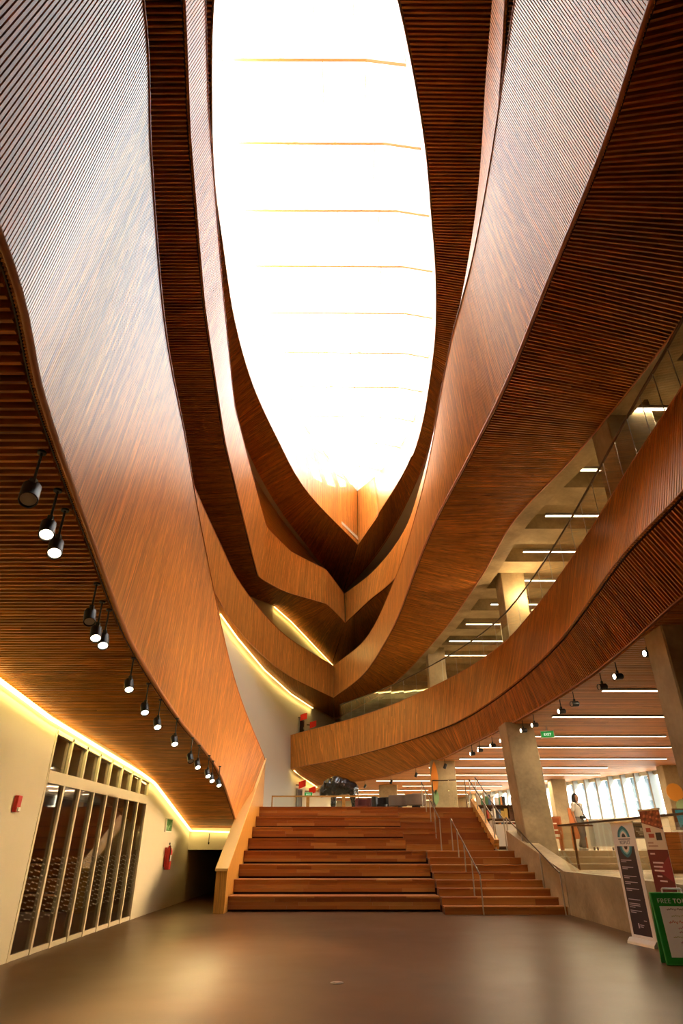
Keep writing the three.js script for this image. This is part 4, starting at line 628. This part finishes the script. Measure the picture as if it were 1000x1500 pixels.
// ---------------------------------------------------------------- the walking woman
{ const t = thing('person', 'woman with long dark hair, white T-shirt and grey trousers walking along the landing', 'person', [7.85, 1.48, 22.3]); t.rotation.y = 0.55;
  const S = 1.66 / 1.7, J = { hip: [0, 0.92, 0], chest: [0, 1.28, 0.01], neck: [0, 1.43, 0], head: [0.005, 1.585, 0.015], sL: [-0.17, 1.38, 0], sR: [0.17, 1.38, 0], eL: [-0.23, 1.12, -0.03], eR: [0.22, 1.12, 0.0], wL: [-0.24, 0.88, 0.04], wR: [0.2, 0.92, 0.16], hL: [-0.085, 0.9, 0], hR: [0.085, 0.9, 0], kL: [-0.09, 0.5, 0.1], kR: [0.1, 0.49, 0.0], aL: [-0.1, 0.09, 0.12], aR: [0.1, 0.12, -0.2], tL: [-0.12, 0.035, 0.26], tR: [0.12, 0.03, -0.08] };
  const U = (list, k) => (x, y, z) => { let d = 9; for (const [a, b, ra, rb] of list) d = smin(d, capsule(x, y, z, a, b, ra, rb), k); return d; };
  const mir = (p) => p;
  const body = [[J.hip, J.chest, 0.12, 0.115], [J.chest, J.neck, 0.09, 0.05], [J.neck, J.head, 0.048, 0.06], [J.sL, J.eL, 0.05, 0.038], [J.eL, J.wL, 0.036, 0.026], [J.sR, J.eR, 0.05, 0.038], [J.eR, J.wR, 0.036, 0.026], [J.hL, J.kL, 0.085, 0.055], [J.kL, J.aL, 0.052, 0.036], [J.hR, J.kR, 0.085, 0.055], [J.kR, J.aR, 0.052, 0.036], [J.sL, J.sR, 0.06, 0.06]];
  for (const [w, s] of [[J.wL, -1], [J.wR, 1]]) { const p = [w[0], w[1] - 0.08, w[2] + 0.015]; body.push([w, p, 0.026, 0.03]); for (let f = 0; f < 4; f++) body.push([[p[0], p[1], p[2] + (f - 1.5) * 0.016], [p[0] - s * 0.012, p[1] - 0.075 + Math.abs(f - 1.4) * 0.008, p[2] + (f - 1.5) * 0.017 + 0.01], 0.009, 0.008]); body.push([[w[0], w[1] - 0.03, w[2] + 0.02], [w[0] - s * 0.01, w[1] - 0.08, w[2] + 0.055], 0.01, 0.008]); }
  const bodyF = U(body, 0.03), headF = (x, y, z) => { const q = Math.hypot((x - 0.005) / 0.072, (y - 1.59) / 0.108, (z - 0.015) / 0.092); let d = (q - 1) * 0.075; d = smin(d, capsule(x, y, z, [0.005, 1.58, 0.1], [0.005, 1.56, 0.122], 0.01, 0.014), 0.02); d = smin(d, capsule(x, y, z, [0.005, 1.515, 0.075], [0.005, 1.505, 0.085], 0.02, 0.018), 0.03); for (const s of [-1, 1]) { d = smin(d, Math.hypot(x - 0.005 - s * 0.074, (y - 1.585) * 0.6, z - 0.005) - 0.016, 0.01); d = Math.max(d, -(Math.hypot(x - 0.005 - s * 0.03, y - 1.598, z - 0.108) - 0.014)); } return d; };
  part('body', sdfMesh([-0.9, 0, -0.9], [0.9, 1.75, 0.9], 96, (x, y, z) => smin(bodyF(x, y, z), headF(x, y, z), 0.02)), std(0.52, 0.27, 0.17, 0.55), t);
  const shirt = U([[[0, 0.95, 0], J.chest, 0.135, 0.135], [J.chest, [0, 1.36, 0], 0.12, 0.1], [J.sL, [-0.215, 1.2, -0.02], 0.066, 0.06], [J.sR, [0.21, 1.2, 0], 0.066, 0.06], [J.sL, J.sR, 0.072, 0.072]], 0.05);
  part('shirt', sdfMesh([-0.5, 0.8, -0.5], [0.5, 1.5, 0.5], 64, (x, y, z) => Math.max(shirt(x, y, z), 0.93 - y, y - 1.425)), std(0.72, 0.70, 0.66, 0.85), t);
  const pants = U([[J.hL, J.kL, 0.105, 0.08], [J.kL, [-0.1, 0.13, 0.115], 0.08, 0.075], [J.hR, J.kR, 0.105, 0.08], [J.kR, [0.1, 0.16, -0.18], 0.08, 0.075], [[0, 0.98, 0], [0, 0.9, 0], 0.135, 0.14]], 0.04);
  part('trousers', sdfMesh([-0.6, 0, -0.6], [0.6, 1.05, 0.6], 84, (x, y, z) => Math.max(pants(x, y, z), y - 1.0, 0.08 - y)), std(0.19, 0.19, 0.19, 0.85), t);
  for (const [a, b] of [[J.aL, J.tL], [J.aR, J.tR]]) part('shoe', sdfMesh([a[0] - 0.22, -0.1, Math.min(a[2], b[2]) - 0.15], [a[0] + 0.22, 0.2, Math.max(a[2], b[2]) + 0.15], 40, (x, y, z) => Math.max(U([[[a[0], 0.045, a[2] - 0.04], [b[0], 0.035, b[2] - 0.03], 0.048, 0.042], [a, [a[0], 0.05, a[2]], 0.048, 0.05]], 0.03)(x, y, z), 0.005 - y)), std(0.6, 0.58, 0.54, 0.7), t);
  const hair = U([[[0.0, 1.63, -0.02], [0.0, 1.6, -0.035], 0.098, 0.098], [[0, 1.58, -0.06], [-0.02, 1.25, -0.1], 0.085, 0.07], [[-0.02, 1.25, -0.1], [-0.03, 1.12, -0.1], 0.07, 0.03], [[-0.07, 1.56, 0], [-0.1, 1.28, 0.06], 0.04, 0.03], [[0.075, 1.56, -0.01], [0.09, 1.36, -0.03], 0.035, 0.025]], 0.04);
  part('hair', sdfMesh([-0.45, 1.0, -0.45], [0.45, 1.75, 0.45], 64, (x, y, z) => Math.max(hair(x, y, z), -headF(x, y, z + 0.0) - 0.004, z > 0.03 && Math.abs(x) < 0.062 && y < 1.66 ? 0.02 : -1)), std(0.012, 0.008, 0.007, 0.5), t);
  part('bag_strap', tube([[-0.12, 1.43, 0.06], [-0.03, 1.32, 0.145], [0.08, 1.12, 0.15], [0.14, 0.98, 0.12]].map((p) => new THREE.Vector3(...p)), 0.012), M.black, t);
  part('belt_bag', new RoundedBoxGeometry(0.26, 0.09, 0.06, 3, 0.03).translate(0.02, 0.98, 0.15), std(0.03, 0.025, 0.022, 0.7), t); t.scale.setScalar(S); }

// ---------------------------------------------------------------- the building outside the windows
{ const t = thing('apartment_building', 'pale grey apartment block seen through the tall windows', 'building', [38, 0, 84]); t.rotation.y = -1.3;
  part('wall', new THREE.BoxGeometry(20, 34, 8).translate(0, 17, 0), std(0.05, 0.075, 0.085, 0.8), t);
  for (let k = 1; k < 10; k++) part('balcony_slab', new THREE.BoxGeometry(20.6, 0.35, 1.2).translate(0, k * 3.2, 4.4), std(0.09, 0.1, 0.105, 0.8), t);
  for (let k = 1; k < 7; k++) for (let i = 0; i < 7; i++) part('window', new THREE.BoxGeometry(1.7, 1.8, 0.1).translate(-8.6 + i * 2.85, k * 3.2 + 1.5, 4.0), std(0.025, 0.04, 0.05, 0.4), t); }
renderer.render(scene, camera);
